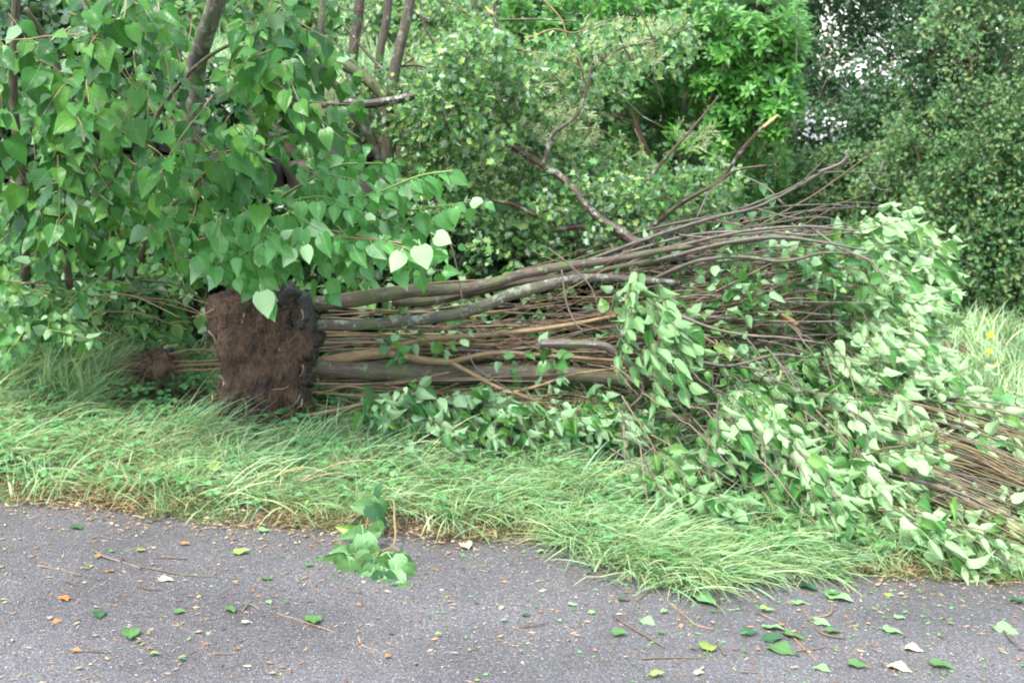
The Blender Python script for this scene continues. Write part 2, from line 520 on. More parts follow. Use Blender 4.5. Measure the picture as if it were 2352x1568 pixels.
def soil_mat():
    m, n, l = new_mat('soil')
    tcn = n.new('ShaderNodeTexCoord')
    a = N(n, 'ShaderNodeTexNoise', Scale=9.0, Detail=8.0, Roughness=.7); l.new(tcn.outputs['Object'], a.inputs['Vector'])
    mp = n.new('ShaderNodeMapping'); mp.inputs['Scale'].default_value = (130, 130, 22); mp.inputs['Rotation'].default_value = (.2, .15, 0)
    l.new(tcn.outputs['Object'], mp.inputs['Vector'])
    b = N(n, 'ShaderNodeTexNoise', Scale=1.0, Detail=6.0, Roughness=.7); l.new(mp.outputs[0], b.inputs['Vector'])
    r = ramp(n, [(.38, (.014, .009, .007)), (.5, (.062, .035, .021)), (.64, (.185, .105, .058))])
    ad = n.new('ShaderNodeMath'); ad.operation = 'MULTIPLY_ADD'; l.new(b.outputs['Fac'], ad.inputs[0]); ad.inputs[1].default_value = .5
    hf = n.new('ShaderNodeMath'); hf.operation = 'MULTIPLY'; l.new(a.outputs['Fac'], hf.inputs[0]); hf.inputs[1].default_value = .5
    l.new(hf.outputs[0], ad.inputs[2]); l.new(ad.outputs[0], r.inputs['Fac'])
    bs = n.new('ShaderNodeBump'); bs.inputs['Strength'].default_value = 1; bs.inputs['Distance'].default_value = .012; l.new(ad.outputs[0], bs.inputs['Height'])
    p = n.new('ShaderNodeBsdfPrincipled'); p.inputs['Roughness'].default_value = .85
    l.new(r.outputs[0], p.inputs['Base Color']); l.new(bs.outputs[0], p.inputs['Normal'])
    o = n.new('ShaderNodeOutputMaterial'); l.new(p.outputs[0], o.inputs[0])
    return m


def asphalt_mat():
    m, n, l = new_mat('asphalt')
    tcn = n.new('ShaderNodeTexCoord')
    v = N(n, 'ShaderNodeTexVoronoi', Scale=260.0); l.new(tcn.outputs['Object'], v.inputs['Vector'])
    bw = n.new('ShaderNodeSeparateColor'); l.new(v.outputs['Color'], bw.inputs[0])
    r = ramp(n, [(0, (.064, .061, .061)), (.45, (.110, .105, .106)), (.8, (.156, .147, .145)), (.94, (.18, .165, .155)), (.99, (.34, .32, .31))])
    l.new(bw.outputs[0], r.inputs['Fac'])
    big = N(n, 'ShaderNodeTexNoise', Scale=1.3, Detail=7.0, Roughness=.6); l.new(tcn.outputs['Object'], big.inputs['Vector'])
    br = ramp(n, [(.32, (.66, .65, .65)), (.68, (1.18, 1.17, 1.19))]); l.new(big.outputs['Fac'], br.inputs['Fac'])
    col = mixc(n, l, r.outputs['Color'], br.outputs['Color'], 1.0, 'MULTIPLY')
    fine = N(n, 'ShaderNodeTexNoise', Scale=420.0, Detail=2.0); l.new(tcn.outputs['Object'], fine.inputs['Vector'])
    fr = ramp(n, [(.35, (.6, .6, .6)), (.65, (1.3, 1.3, 1.3))]); l.new(fine.outputs['Fac'], fr.inputs['Fac'])
    col = mixc(n, l, col, fr.outputs['Color'], 1.0, 'MULTIPLY')
    bs = n.new('ShaderNodeBump'); bs.inputs['Strength'].default_value = .6; bs.inputs['Distance'].default_value = .003
    l.new(v.outputs['Distance'], bs.inputs['Height']); bs.invert = True
    p = n.new('ShaderNodeBsdfPrincipled'); p.inputs['Roughness'].default_value = .62
    l.new(col, p.inputs['Base Color']); l.new(bs.outputs[0], p.inputs['Normal'])
    o = n.new('ShaderNodeOutputMaterial'); l.new(p.outputs[0], o.inputs[0])
    return m


def ground_mat():
    m, n, l = new_mat('verge_ground')
    tcn = n.new('ShaderNodeTexCoord')
    a = N(n, 'ShaderNodeTexNoise', Scale=30.0, Detail=8.0, Roughness=.7); l.new(tcn.outputs['Object'], a.inputs['Vector'])
    b = N(n, 'ShaderNodeTexNoise', Scale=3.0, Detail=5.0); l.new(tcn.outputs['Object'], b.inputs['Vector'])
    r = ramp(n, [(.35, (.03, .02, .014)), (.55, (.10, .065, .04)), (.7, (.22, .15, .09))]); l.new(a.outputs['Fac'], r.inputs['Fac'])
    g = ramp(n, [(.42, (0, 0, 0)), (.6, (1, 1, 1))]); l.new(b.outputs['Fac'], g.inputs['Fac'])
    col = mixc(n, l, r.outputs['Color'], (.07, .13, .035), g.outputs['Color'])
    bs = n.new('ShaderNodeBump'); bs.inputs['Strength'].default_value = 1; bs.inputs['Distance'].default_value = .01; l.new(a.outputs['Fac'], bs.inputs['Height'])
    p = n.new('ShaderNodeBsdfPrincipled'); p.inputs['Roughness'].default_value = .9
    l.new(col, p.inputs['Base Color']); l.new(bs.outputs[0], p.inputs['Normal'])
    o = n.new('ShaderNodeOutputMaterial'); l.new(p.outputs[0], o.inputs[0])
    return m


def stone_mat():
    m, n, l = new_mat('rubble_stone')
    tcn = n.new('ShaderNodeTexCoord'); geo = n.new('ShaderNodeNewGeometry')
    r0 = ramp(n, [(0, (.06, .052, .044)), (.4, (.11, .097, .082)), (.7, (.10, .07, .052)), (1, (.15, .135, .12))])
    l.new(geo.outputs['Random Per Island'], r0.inputs['Fac'])
    a = N(n, 'ShaderNodeTexNoise', Scale=14.0, Detail=9.0, Roughness=.7); l.new(tcn.outputs['Object'], a.inputs['Vector'])
    ar = ramp(n, [(.3, (.45, .43, .42)), (.7, (1.25, 1.2, 1.15))]); l.new(a.outputs['Fac'], ar.inputs['Fac'])
    col = mixc(n, l, r0.outputs['Color'], ar.outputs['Color'], 1.0, 'MULTIPLY')
    b = N(n, 'ShaderNodeTexNoise', Scale=6.0, Detail=6.0, Roughness=.7); l.new(tcn.outputs['Object'], b.inputs['Vector'])
    br = ramp(n, [(.50, (0, 0, 0)), (.60, (.8, .8, .8))]); l.new(b.outputs['Fac'], br.inputs['Fac'])
    col = mixc(n, l, col, (.07, .10, .03), br.outputs['Color'])
    bs = n.new('ShaderNodeBump'); bs.inputs['Strength'].default_value = .9; bs.inputs['Distance'].default_value = .012; l.new(a.outputs['Fac'], bs.inputs['Height'])
    p = n.new('ShaderNodeBsdfPrincipled'); p.inputs['Roughness'].default_value = .8
    l.new(col, p.inputs['Base Color']); l.new(bs.outputs[0], p.inputs['Normal'])
    o = n.new('ShaderNodeOutputMaterial'); l.new(p.outputs[0], o.inputs[0])
    return m


M['humus'] = bark_mat('black_humus', (.008, .007, .007), (.045, .036, .032), None, .5, 60, .6, 1.0, .8)
M['soil'] = soil_mat(); M['asphalt'] = asphalt_mat(); M['ground'] = ground_mat(); M['stone'] = stone_mat()


# ================================================================== SETTING
def grid(xs, ys, zf):
    X, Y = np.meshgrid(xs, ys)
    V = np.stack([X, Y, zf(X, Y)], -1).reshape(-1, 3)
    nx, ny = len(xs), len(ys)
    i = (np.arange(ny - 1)[:, None] * nx + np.arange(nx - 1)[None])
    return V, np.stack([i, i + 1, i + nx + 1, i + nx], -1).reshape(-1, 4)


xs = np.unique(np.concatenate([np.linspace(-90, -6, 24), np.linspace(-6, 6, 260), np.linspace(6, 90, 24)]))
ys = np.unique(np.concatenate([np.linspace(-20, 3.4, 14), np.linspace(3.4, 8, 170), np.linspace(8, 20, 60), np.linspace(20, 150, 20)]))
V, f = grid(xs, ys, gz)
tag(build('ground', V, f, mat=M['ground']), kind='structure')

# the road: a sheet with a ragged far edge
nx = 420; xs = np.concatenate([np.linspace(-60, -5, 16)[:-1], np.linspace(-5, 5, nx), np.linspace(5, 60, 16)[1:]])
rows = np.linspace(0, 1, 40)
X = np.tile(xs, (40, 1))
E = edge_y(xs) + .012 * np.sin(xs * 61) + .01 * np.sin(xs * 37 + 1)
Yv = -6 + (E + 6)[None] * (1 - (1 - rows[:, None]) ** 1.6)
V = np.stack([X, Yv, road_z(X) + 0.004 - .012 * sm(-.06, 0, Yv - E[None])], -1).reshape(-1, 3)
i = (np.arange(39)[:, None] * len(xs) + np.arange(len(xs) - 1)[None])
tag(build('road', V, np.stack([i, i + 1, i + len(xs) + 1, i + len(xs)], -1).reshape(-1, 4), mat=M['asphalt']), kind='structure')

# ------------------------------------------------------------------ rubble retaining wall
def stone(c, s, seed, n=7):
    """rounded rough block"""
    a = np.linspace(-1, 1, n)
    Vs, Fs = [], []
    k = 0
    for ax in range(3):
        for sg in (-1, 1):
            A, B = np.meshgrid(a, a)
            p = np.zeros((n, n, 3)); p[..., ax] = sg; p[..., (ax + 1) % 3] = A * (1 if sg > 0 else -1); p[..., (ax + 2) % 3] = B
            p = p.reshape(-1, 3)
            ln = np.linalg.norm(p, axis=1, keepdims=True)
            q = p * .86 + p / ln * .17
            Vs.append(q)
            i = np.arange(n - 1)[:, None] * n + np.arange(n - 1)[None]
            Fs.append(np.stack([i, i + 1, i + n + 1, i + n], -1).reshape(-1, 4) + k); k += n * n
    q = np.concatenate(Vs)
    key = np.round(q * 1e4).astype(int)
    _, first, inv = np.unique(key, axis=0, return_index=True, return_inverse=True)
    q = q[first]; f = inv.ravel()[np.concatenate(Fs)]
    w = q * np.array(s) * .5
    d = fnoise(w, 7, seed) * .13 + fnoise(w, 26, seed + 3) * .04
    w = w + nrm(q) * (d * min(s))[:, None]
    an = .35 * math.sin(seed * 7); w = w @ np.array([[math.cos(an * .5), 0, math.sin(an * .5)], [0, 1, 0], [-math.sin(an * .5), 0, math.cos(an * .5)]])
    return w + np.array(c), f


Vs, Fs, k = [], [], 0
z = 0.0; row = 0
while z < 1.22:
    h = [.30, .24, .27, .20, .26][row % 5] * .98
    x = -4.2 + .1 * (row % 3)
    while x < -0.50 - .06 * row:
        w = rng.uniform(.16, .40)
        xm = x + w / 2
        hh = h * rng.uniform(.85, 1.02)
        v, f = stone((xm, 6.66 + .03 * row + rng.uniform(-.04, .04), road_z(xm) + .08 + z + hh / 2), (w * .97, .36, hh * 1.02), rng.uniform(0, 90))
        Vs.append(v); Fs.append(f + k); k += len(v)
        x += w
    z += h; row += 1
tag(build('stone_wall', np.concatenate(Vs), np.concatenate(Fs), mat=M['stone']),
    'low rubble stone retaining wall half hidden behind the big lilac leaves', 'wall')

for (c, s, lab) in ((P(1285, 545, 6.5), (.5, .35, .2), 'brown angular rock under the lichened hawthorn branch'),
                    (P(2288, 672, 9.2), (.30, .25, .2), 'reddish brown rock at the foot of the dark hawthorn bush'),
                    (P(1500, 560, 6.6), (.34, .3, .17), 'small pale grey rock behind the bare branch ends')):
    c = np.array(c); c[2] = max(c[2], float(gz(c[0], c[1])) + s[2] * .3)
    v, f = stone((0, 0, 0), s, rng.uniform(0, 50))
    v = v @ np.array([[.95, .2, .2], [-.2, .97, 0], [-.2, 0, .97]]) + c
    tag(build('rock', v, f, mat=M['stone']), lab, 'rock')


# ================================================================== PLANT GROWTH
DOWN = np.array([0, 0, -1.0]); UP = -DOWN; CAMV = np.array([0, -1.0, 0])


def jit(v, a, k=None):
    v = np.asarray(v, float)
    return nrm(v + rng.normal(0, a, v.shape if k is None else (k, 3)))


def shoot(lv, tw, p0, d0, L, size, spacing=.045, droop=.25, tip=DOWN, ntar=(0, -.6, .8), under=0.0, wob=.10, r=.003, tipw=.9, nj=.45, start=.1, hold=None):
    steps = max(4, int(L / .04)); st = L / steps
    p = np.array(p0, float); d = nrm(d0); pts = [p.copy()]
    for _ in range(steps):
        d = nrm(d + DOWN * droop * st * 4 + rng.normal(0, wob, 3)); p = p + d * st; pts.append(p.copy())
    pts = np.array(pts)
    tw.add(pts, [r, r * .45], 4, 0, 1, smooth=False)
    seg = nrm(np.gradient(pts, axis=0))
    nn = max(2, int(L * (1 - start) / spacing))
    turn = rng.uniform(0, 3)
    for q in range(nn + 1):
        t = start + (1 - start) * q / nn
        fi = t * steps; i0 = min(int(fi), steps - 1); pos = pts[i0] + (pts[i0 + 1] - pts[i0]) * (fi - i0)
        ax = seg[i0]
        ref = nrm(np.cross(ax, [0.1, 0.3, 1.0])); ref2 = np.cross(ax, ref)
        turn += 1.57 + rng.normal(0, .3)
        sz = size * rng.uniform(.7, 1.12) * (1 if t < .8 else .8 - .9 * (t - .8))
        for sg in (0, math.pi):
            a = turn + sg
            out = ref * math.cos(a) + ref2 * math.sin(a)
            dd = nrm(out * .75 + ax * .45 + tip * tipw + rng.normal(0, .38, 3))
            nt = jit(ntar, nj)
            if rng.random() < under: nt = -nt
            o = pos + out * .01 + dd * sz * .25
            lv.add(o, dd, nt, sz)
    return pts


def shoot_region(lv, tw, poly, Yf, n, L, size, ddir, dj=.35, **kw):
    q = sample(poly, n)
    for (a, b) in q:
        Y = Yf(a, b) if callable(Yf) else rng.uniform(*Yf)
        p = P(a, b, Y)
        while p[2] < gz(p[0], p[1]) + .03 and Y > 3.9:
            Y -= .06; p = P(a, b, Y)
        shoot(lv, tw, p, nrm(np.array(ddir) + rng.normal(0, dj, 3)), rng.uniform(*L), rng.uniform(*size), **kw)


def clusters(lv, poly, Yr, n, k, spread, size, ntar=(0, -.5, .8), nj=.7, gap=None, gs=3.0, tw=None, tipd=None, squash=1.0):
    """leaf clumps spread through a volume; gap = noise threshold below which nothing grows"""
    q = sample(poly, n)
    Y = Yr[0] + (Yr[1] - Yr[0]) * rng.random(n) ** 1.3
    c = P(q[:, 0], q[:, 1], Y)
    if gap is not None:
        keep = fnoise(c, gs, 4.0) + .5 * fnoise(c, gs * 2.7, 9.0) + rng.normal(0, .15, n) > gap
        c = c[keep]
    c = c[c[:, 2] > gz(c[:, 0], c[:, 1])]
    m = len(c)
    ax = nrm(rng.normal(0, 1, (m, 3)) + np.array([0, -.3, .2]))
    t = rng.uniform(-1, 1, (m, k))
    o = c[:, None] + ax[:, None] * t[..., None] * spread + rng.normal(0, spread * .28, (m, k, 3))
    d = nrm(rng.normal(0, .7, (m, k, 3)) + ax[:, None] * .6 + (np.array([0, 0, -.15]) if tipd is None else np.array(tipd)))
    nn = nrm(np.array(ntar) + rng.normal(0, nj, (m, k, 3)))
    lv.add(o.reshape(-1, 3), d.reshape(-1, 3), nn.reshape(-1, 3), rng.uniform(*size, m * k))
    if tw is not None:
        for i in range(0, m, 3):
            tw.add(np.array([c[i] - ax[i] * spread * 1.6, c[i] + rng.normal(0, .01, 3), c[i] + ax[i] * spread]), [.0025, .001], 3, 0, 2)
    return c


# ------------------------------------------------------------------ far hedge and trees behind (bright)
def far_clump(poly, Yr, n, mat, label, name, cat, k=14, spread=.16, size=(.06, .10), gap=-.25, trunk=None, tmpl=OVAL, gs=1.3):
    q = np.mean(np.array(poly, float), 0); b = P(q[0], q[1], Yr[0]); b[2] = gz(b[0], b[1])
    root = empty(name, b, label, cat)
    lv = Leaves(); clusters(lv, poly, Yr, n, k, spread, size, gap=gap, gs=gs)
    lv.build('foliage', tmpl, mat, root)
    t = Tubes()
    for tr in trunk or []:
        t.add(tr[0], tr[1], 7, .05, 5, True)
    if trunk: t.build('trunk', M['bark'], root)
    return root


far_clump([(-400, -260), (300, -330), (760, -240), (1010, -350), (1010, 210), (600, 170), (-400, 260)], (9.5, 12.5), 3600, M['far'],
          'bright yellow green bushes on the bank beyond the stone wall', 'bank_bush', 'bush', trunk=[(pix([(640, 200), (650, 90), (670, -60)], 10.5), [.04, .03])])
far_clump([(960, -300), (1200, -380), (1500, -280), (1860, -360), (1850, 500), (960, 500)], (10.0, 12.0), 4000, M['shade_leaf'],  # leaves coloured dark as the shade of deep gaps
          'hedge with shade in its leaf colour filling the gap behind the whorled evergreen shrub', 'hedge', 'hedge', trunk=[(pix([(1400, 520), (1410, 300), (1400, 0)], 11), [.05, .03])])
far_clump([(1840, 180), (2120, 200), (2200, -240), (2450, -380), (2900, -300), (3050, 100), (2900, 690), (1800, 690)], (11.6, 13.6), 5000, M['shade_leaf'],  # shade put into the leaf colour here too
          'hedge row with shade in its leaf colour far behind the right hand hawthorn bush', 'hedge', 'hedge', trunk=[(pix([(2200, 660), (2210, 500), (2260, 200)], 12.6), [.05, .03])])

# thin tree with the sky showing through
root = empty('small_leaved_tree', P(2000, 690, 10.5), 'loose small leaved tree with blue sky and white cloud showing through its crown', 'tree')
lv = Leaves(); tw = Tubes()
clusters(lv, [(1835, -200), (2050, -330), (2330, -250), (2300, 300), (2050, 420), (1835, 360)], (9.6, 11.0), 4600, 13, .10, (.030, .05), gap=-.29, gs=2.1, tw=tw)
clusters(lv, [(1800, 260), (2150, 230), (2150, 640), (1780, 620)], (9.6, 10.8), 2900, 13, .10, (.030, .05), gap=-.9, gs=4, tw=tw)
lv.build('foliage', HAW, M['thin'], root); tw.build('twigs', M['twig_dark'], root)
for pth, th in (([(1860, 470), (1960, 330), (2080, 230), (2250, 120), (2352, 40)], [9, 5]),
                ([(1700, 520), (1840, 420), (1990, 310), (2120, 160), (2160, 80)], [10, 4]),
                ([(1830, 200), (1900, 240), (1960, 270), (2080, 265), (2200, 200)], [5, 3]),
                ([(1905, 320), (1940, 300), (1960, 230), (2060, 130)], [5, 3]),
                ([(1800, 600), (1900, 440), (2030, 350), (2200, 300)], [6, 3]), ([(1780, 560), (1830, 430), (1850, 300), (1900, 180)], [6, 3]),
                ([(1950, 560), (1990, 430), (2090, 330)], [5, 3]), ([(2010, 260), (2025, 340), (2020, 430), (2035, 520)], [5, 4]),
                ([(2150, 690), (2170, 420), (2200, 250), (2260, 60)], [26, 12])):
    one_tube('branch', pth, (9.9, 9.7), th, M['stem'], root, 6, .03)
bl = Leaves()
q = sample([(1840, 240), (1900, 250), (1960, 300), (1900, 330), (1850, 320)], 26); c = P(q[:, 0], q[:, 1], rng.uniform(9.4, 9.7, 26))
for cc in c: bl.add(cc + rng.normal(0, .02, (5, 3)), rng.normal(0, 1, (5, 3)), jit(np.array([0, -1, .5]), .5, 5), .022)
M['blossom'] = simple_rand('blossom', [(.75, .7, .72), (.8, .78, .78)], .6, .2)
bl.build('blossom', ROUND, M['blossom'], root)

# dark hawthorn bush on the right
root = empty('hawthorn_bush', P(2200, 690, 9.3), 'dense dark green hawthorn bush with yellowish seed clusters at the right edge', 'bush')
lv = Leaves(); tw = Tubes()
BP = [(2060, 180), (2130, 40), (2230, -200), (2400, -330), (2600, -260), (2760, 20), (2800, 400), (2700, 720), (2280, 700), (2180, 640), (2040, 560), (1960, 430), (2040, 280)]
clusters(lv, BP, (9.3, 10.8), 3000, 13, .09, (.026, .044), gap=-.1, gs=1.7)
clusters(lv, BP, (8.3, 9.2), 8300, 14, .085, (.028, .050), gap=-.02, gs=1.9, tw=tw)
clusters(lv, [(1760, 360), (2060, 330), (2140, 520), (2180, 680), (1740, 640)], (9.0, 10.2), 2300, 13, .09, (.026, .044), gap=-.2, gs=3.4, tw=tw)
clusters(lv, [(2200, 60), (2340, 20), (2420, 200), (2420, 470), (2180, 430), (2150, 240)], (8.2, 8.5), 420, 12, .08, (.026, .04), gap=-.1, gs=4)
lv.build('foliage', HAW, M['haw_bush'], root); tw.build('twigs', M['twig_dark'], root)
sl = Leaves(); clusters(sl, [(2170, 60), (2420, -60), (2420, 520), (2250, 480), (2140, 300)], (8.25, 9.1), 380, 7, .06, (.010, .018), gap=.0, gs=3)
sl.build('seed_clusters', ROUND, M['seed'], root)
for pth, th in (([(2260, 700), (2230, 500), (2250, 300), (2330, 100)], [34, 14]), ([(2250, 640), (2150, 480), (2100, 330)], [16, 6]),
                ([(2262, 660), (2380, 480), (2420, 300)], [20, 8])):
    one_tube('trunk', pth, 9.4, th, M['bark'], root, 8, .06)

# whorled evergreen
root = empty('evergreen_shrub', P(1560, 560, 8.6), 'bright green shrub with star shaped leaf whorls at top centre', 'shrub')
lv = Leaves(); tw = Tubes()


def whorls(poly, Yr, n, size=(.05, .075), gap=-.3):
    q = sample(poly, n); Y = Yr[0] + (Yr[1] - Yr[0]) * rng.random(n) ** 1.4
    c = P(q[:, 0], q[:, 1], Y)
    c = c[fnoise(c, 3.2, 2.0) + .4 * fnoise(c, 8, 5.) + rng.normal(0, .12, n) > gap]
    for p in c:
        ax = jit(np.array([.05, -.55, .75]), .35)
        s = rng.uniform(*size)
        tw.add(np.array([p - ax * s * 2.2 + [0, 0, -.03], p - ax * s, p]), [.003, .002], 3, 0, 2)
        e1 = nrm(np.cross(ax, [.3, .2, 1])); e2 = np.cross(ax, e1)
        for ring, (m, up, back) in enumerate(((6, .35, 0), (5, .05, .5), (3, 1.2, -.1))):
            a = np.arange(m) * 6.283 / m + rng.uniform(0, 6)
            out = np.cos(a)[:, None] * e1 + np.sin(a)[:, None] * e2
            d = nrm(out + ax * up + rng.normal(0, .12, (m, 3)) + DOWN * .12)
            lv.add(p - ax * back * s * .9 + out * .006, d, nrm(ax + rng.normal(0, .15, (m, 3))), s * (1 if ring < 2 else .55))


whorls([(1150, -160), (1500, -260), (1800, -180), (1850, 60), (1830, 220), (1790, 330), (1680, 400), (1560, 330), (1450, 250), (1330, 160), (1160, 60)], (8.1, 8.9), 800, gap=-.2)
whorls([(1150, -60), (1840, -60), (1850, 60), (1830, 220), (1790, 330), (1680, 400), (1560, 330), (1450, 250), (1330, 160), (1160, 60)], (7.5, 8.0), 620, gap=.0)
whorls([(1560, 40), (1830, 30), (1840, 250), (1700, 330), (1600, 260)], (7.6, 7.9), 260, gap=-.5)
whorls([(1200, 60), (1800, 300), (1820, 420), (1560, 520), (1250, 300)], (8.5, 9.3), 420, (.05, .07))
lv.build('foliage', OVAL, M['whorl'], root, curl=(0, .3)); tw.build('twigs', M['twig_red'], root)
for pth, th in (([(1600, 560), (1640, 400), (1700, 200), (1790, 60)], [20, 8]), ([(1580, 560), (1500, 380), (1430, 200), (1380, 20)], [18, 8]),
                ([(1840, 20), (1820, 90), (1815, 170), (1825, 240), (1800, 330)], [7, 5]), ([(1590, 540), (1560, 330), (1600, 100)], [16, 7])):
    one_tube('trunk', pth, 8.4, th, M['twig_red'], root, 7, .05)

# broad grey green leaves at the foot (dock) between
root = empty('dock_plant', P(1690, 520, 8.2), 'broad soft blue green leaves growing behind the bare twigs', 'plant')
lv = Leaves(); q = sample([(1630, 400), (1760, 400), (1790, 520), (1640, 540)], 30)
lv.add(P(q[:, 0], q[:, 1], rng.uniform(7.5, 8.2, 30)), jit(np.array([0, -.3, -.8]), .5, 30), jit(np.array([0, -.8, .6]), .3, 30), rng.uniform(.05, .10, 30))
lv.build('foliage', LILAC, leaf_mat('dock_leaf', [(.05, .16, .05), (.09, .23, .08)], (.2, .34, .18), .5, .2, True), root)

# ------------------------------------------------------------------ standing stems above the wall
def stem_tree(label, path, Y, th, mat, extra=(), name='tree_stem', cat='tree trunk'):
    b = P(path[0][0], path[0][1], np.atleast_1d(Y)[0])
    root = empty(name, b, label, cat)
    one_tube('trunk', path, Y, th, mat, root, 12, .05)
    for e in extra: one_tube('branch', e[0], e[1], e[2], mat, root, 8, .06)
    return root


stem_tree('thick lichened dark trunk rising out of the lilac leaves at upper left', [(430, 470), (440, 300), (452, 150), (470, 90), (492, 20), (530, -90)], (5.2, 4.75), [46, 42, 38], M['bark_lichen'],
          [([(440, 260), (400, 240), (340, 265)], 5.5, [16, 6])])
stem_tree('thin crooked grey trunk bending down to the stone wall top', [(900, 420), (868, 356), (845, 310), (815, 268), (778, 205), (745, 160), (738, 80), (745, -60)], (6.3, 6.0), [15, 19, 17, 15], M['bark_lichen'],
          [([(750, 190), (700, 130), (660, 60)], 6.0, [6, 3]), ([(740, 170), (790, 140), (860, 30)], 6.1, [6, 3])])
stem_tree('leftmost straight mossy pole on the bank above the wall', [(800, 250), (806, 160), (815, 90), (825, 20), (832, -80)], (7.0, 7.0), [24, 22], M['bark'])
stem_tree('middle slim upright pole between the other two bank poles', [(862, 250), (868, 190), (874, 110), (888, 40), (898, -60)], (6.9, 6.9), [19, 18], M['bark'])
stem_tree('reddish forked trunk with a torn strip leaning in front of the wall', [(880, 480), (885, 420), (893, 330), (897, 260), (902, 200), (915, 120), (932, 50), (955, -60)], (6.4, 6.4), [32, 34, 28, 24, 22], M['bark'],
          [([(893, 280), (885, 230), (850, 190), (818, 165), (790, 150)], 6.35, [30, 26, 24])])
# torn strip
Tt = Tubes(); Tt.add(pix([(905, 190), (908, 240), (906, 300)], 6.33), rp([3, 7, 3], 6.3), 5, .1, 6, True)
o = Tt.build('torn_strip', M['raw_wood'], None); o.name = 'torn_strip'
par = [x for x in bpy.data.objects if x.get('label', '').startswith('reddish forked')][0]
o.parent = par; o.matrix_parent_inverse.identity()
o.data.transform(__import__('mathutils').Matrix.Translation(-Vector(par.location)))

# ------------------------------------------------------------------ fallen hawthorn (small leaves, lichened limbs)
root = empty('fallen_hawthorn', P(1450, 570, 6.4), 'uprooted hawthorn with lichened limbs and small lobed leaves lying behind the trunks', 'fallen tree')
for nm, pth, Y, th in (
        ('trunk', [(740, 243), (800, 236), (850, 238), (930, 226), (1000, 208)], (6.1, 6.0), [14, 20, 20]),
        ('trunk', [(985, 200), (1020, 222), (1062, 262), (1120, 300), (1190, 345), (1240, 375), (1290, 408), (1330, 450), (1375, 500), (1430, 535), (1480, 575)], (6.15, 6.1, 5.8, 5.66), [12, 17, 18, 19, 24]),
        ('branch', [(1248, 380), (1262, 330), (1272, 305), (1320, 270), (1345, 215), (1360, 150)], (5.66, 5.6), [12, 9, 6]),
        ('branch', [(1175, 345), (1210, 330), (1250, 360)], (6.2, 6.2), [9, 9]),
        ('branch', [(1128, -30), (1140, 50), (1138, 120), (1133, 150)], (5.95, 5.95), [10, 8]),
        ('branch', [(1090, -20), (1095, 60), (1088, 160)], (6.7, 6.7), [8, 5]),
        ('branch', [(960, -40), (975, 60), (1020, 130), (1050, 200), (1070, 240)], (5.9, 5.9), [5, 7, 8]),
        ('branch', [(1120, 460), (1180, 470), (1230, 495)], (5.9, 5.8), [9, 13]),
        ('branch', [(1270, 530), (1330, 522), (1400, 530), (1440, 548)], (5.9, 5.8), [12, 18]),
        ('branch', [(1470, 545), (1560, 470), (1640, 425), (1690, 392), (1760, 380)], (6.2, 6.1), [13, 10, 5]),
        ('branch', [(1640, 425), (1670, 395), (1700, 350), (1740, 305), (1757, 290)], (6.2, 6.1), [8, 9]),
        ('branch', [(1330, 450), (1450, 440), (1540, 350), (1620, 260), (1650, 220)], (6.0, 6.0), [9, 7, 4]),
        ('branch', [(860, 165), (960, 150), (1050, 185), (1140, 160)], (6.8, 6.5), [8, 4]),
        ('branch', [(1000, 210), (1010, 150), (1100, 60), (1200, 45), (1330, 50)], (6.5, 6.2), [8, 4]),
        ('branch', [(1360, 150), (1430, 110), (1500, 95), (1590, 60)], (6.1, 5.9), [6, 3]),
        ('branch', [(790, 60), (880, 160), (960, 200), (1020, 235)], (6.9, 6.6), [7, 8])):
    one_tube(nm, pth, Y, th, M['haw_bark'], root, 10 if nm == 'trunk' else 7, .07)
for k in range(34):
    x_ = rng.uniform(730, 1500); y_ = rng.uniform(-20, 420); an = rng.choice([rng.normal(.3, .4), rng.normal(1.35, .35)]); l_ = rng.uniform(90, 260)
    if x_ < 980 and y_ > 230: continue
    pt = [(x_ + l_ * t_ * math.cos(an) + rng.normal(0, 7), y_ + l_ * t_ * math.sin(an) + rng.normal(0, 7)) for t_ in (0, .25, .5, .75, 1)]
    yq = rng.uniform(6.4, 7.2) if x_ < 1000 else rng.uniform(5.75, 6.2)
    one_tube('branch', pt, (yq, yq), [rng.uniform(3, 6), 1.6], M['haw_bark'] if k % 3 else M['stem'], root, 5, .08, 4)
one_tube('torn_wood', [(1786, 264), (1772, 276), (1752, 293)], 6.08, [3, 9, 7], M['raw_wood'], root, 6, .12)
one_tube('torn_wood', [(1115, 15), (1125, 28), (1140, 36)], 6.55, [3, 9, 8], M['raw_wood'], root, 6, .12)
lv = Leaves(); tw = Tubes()
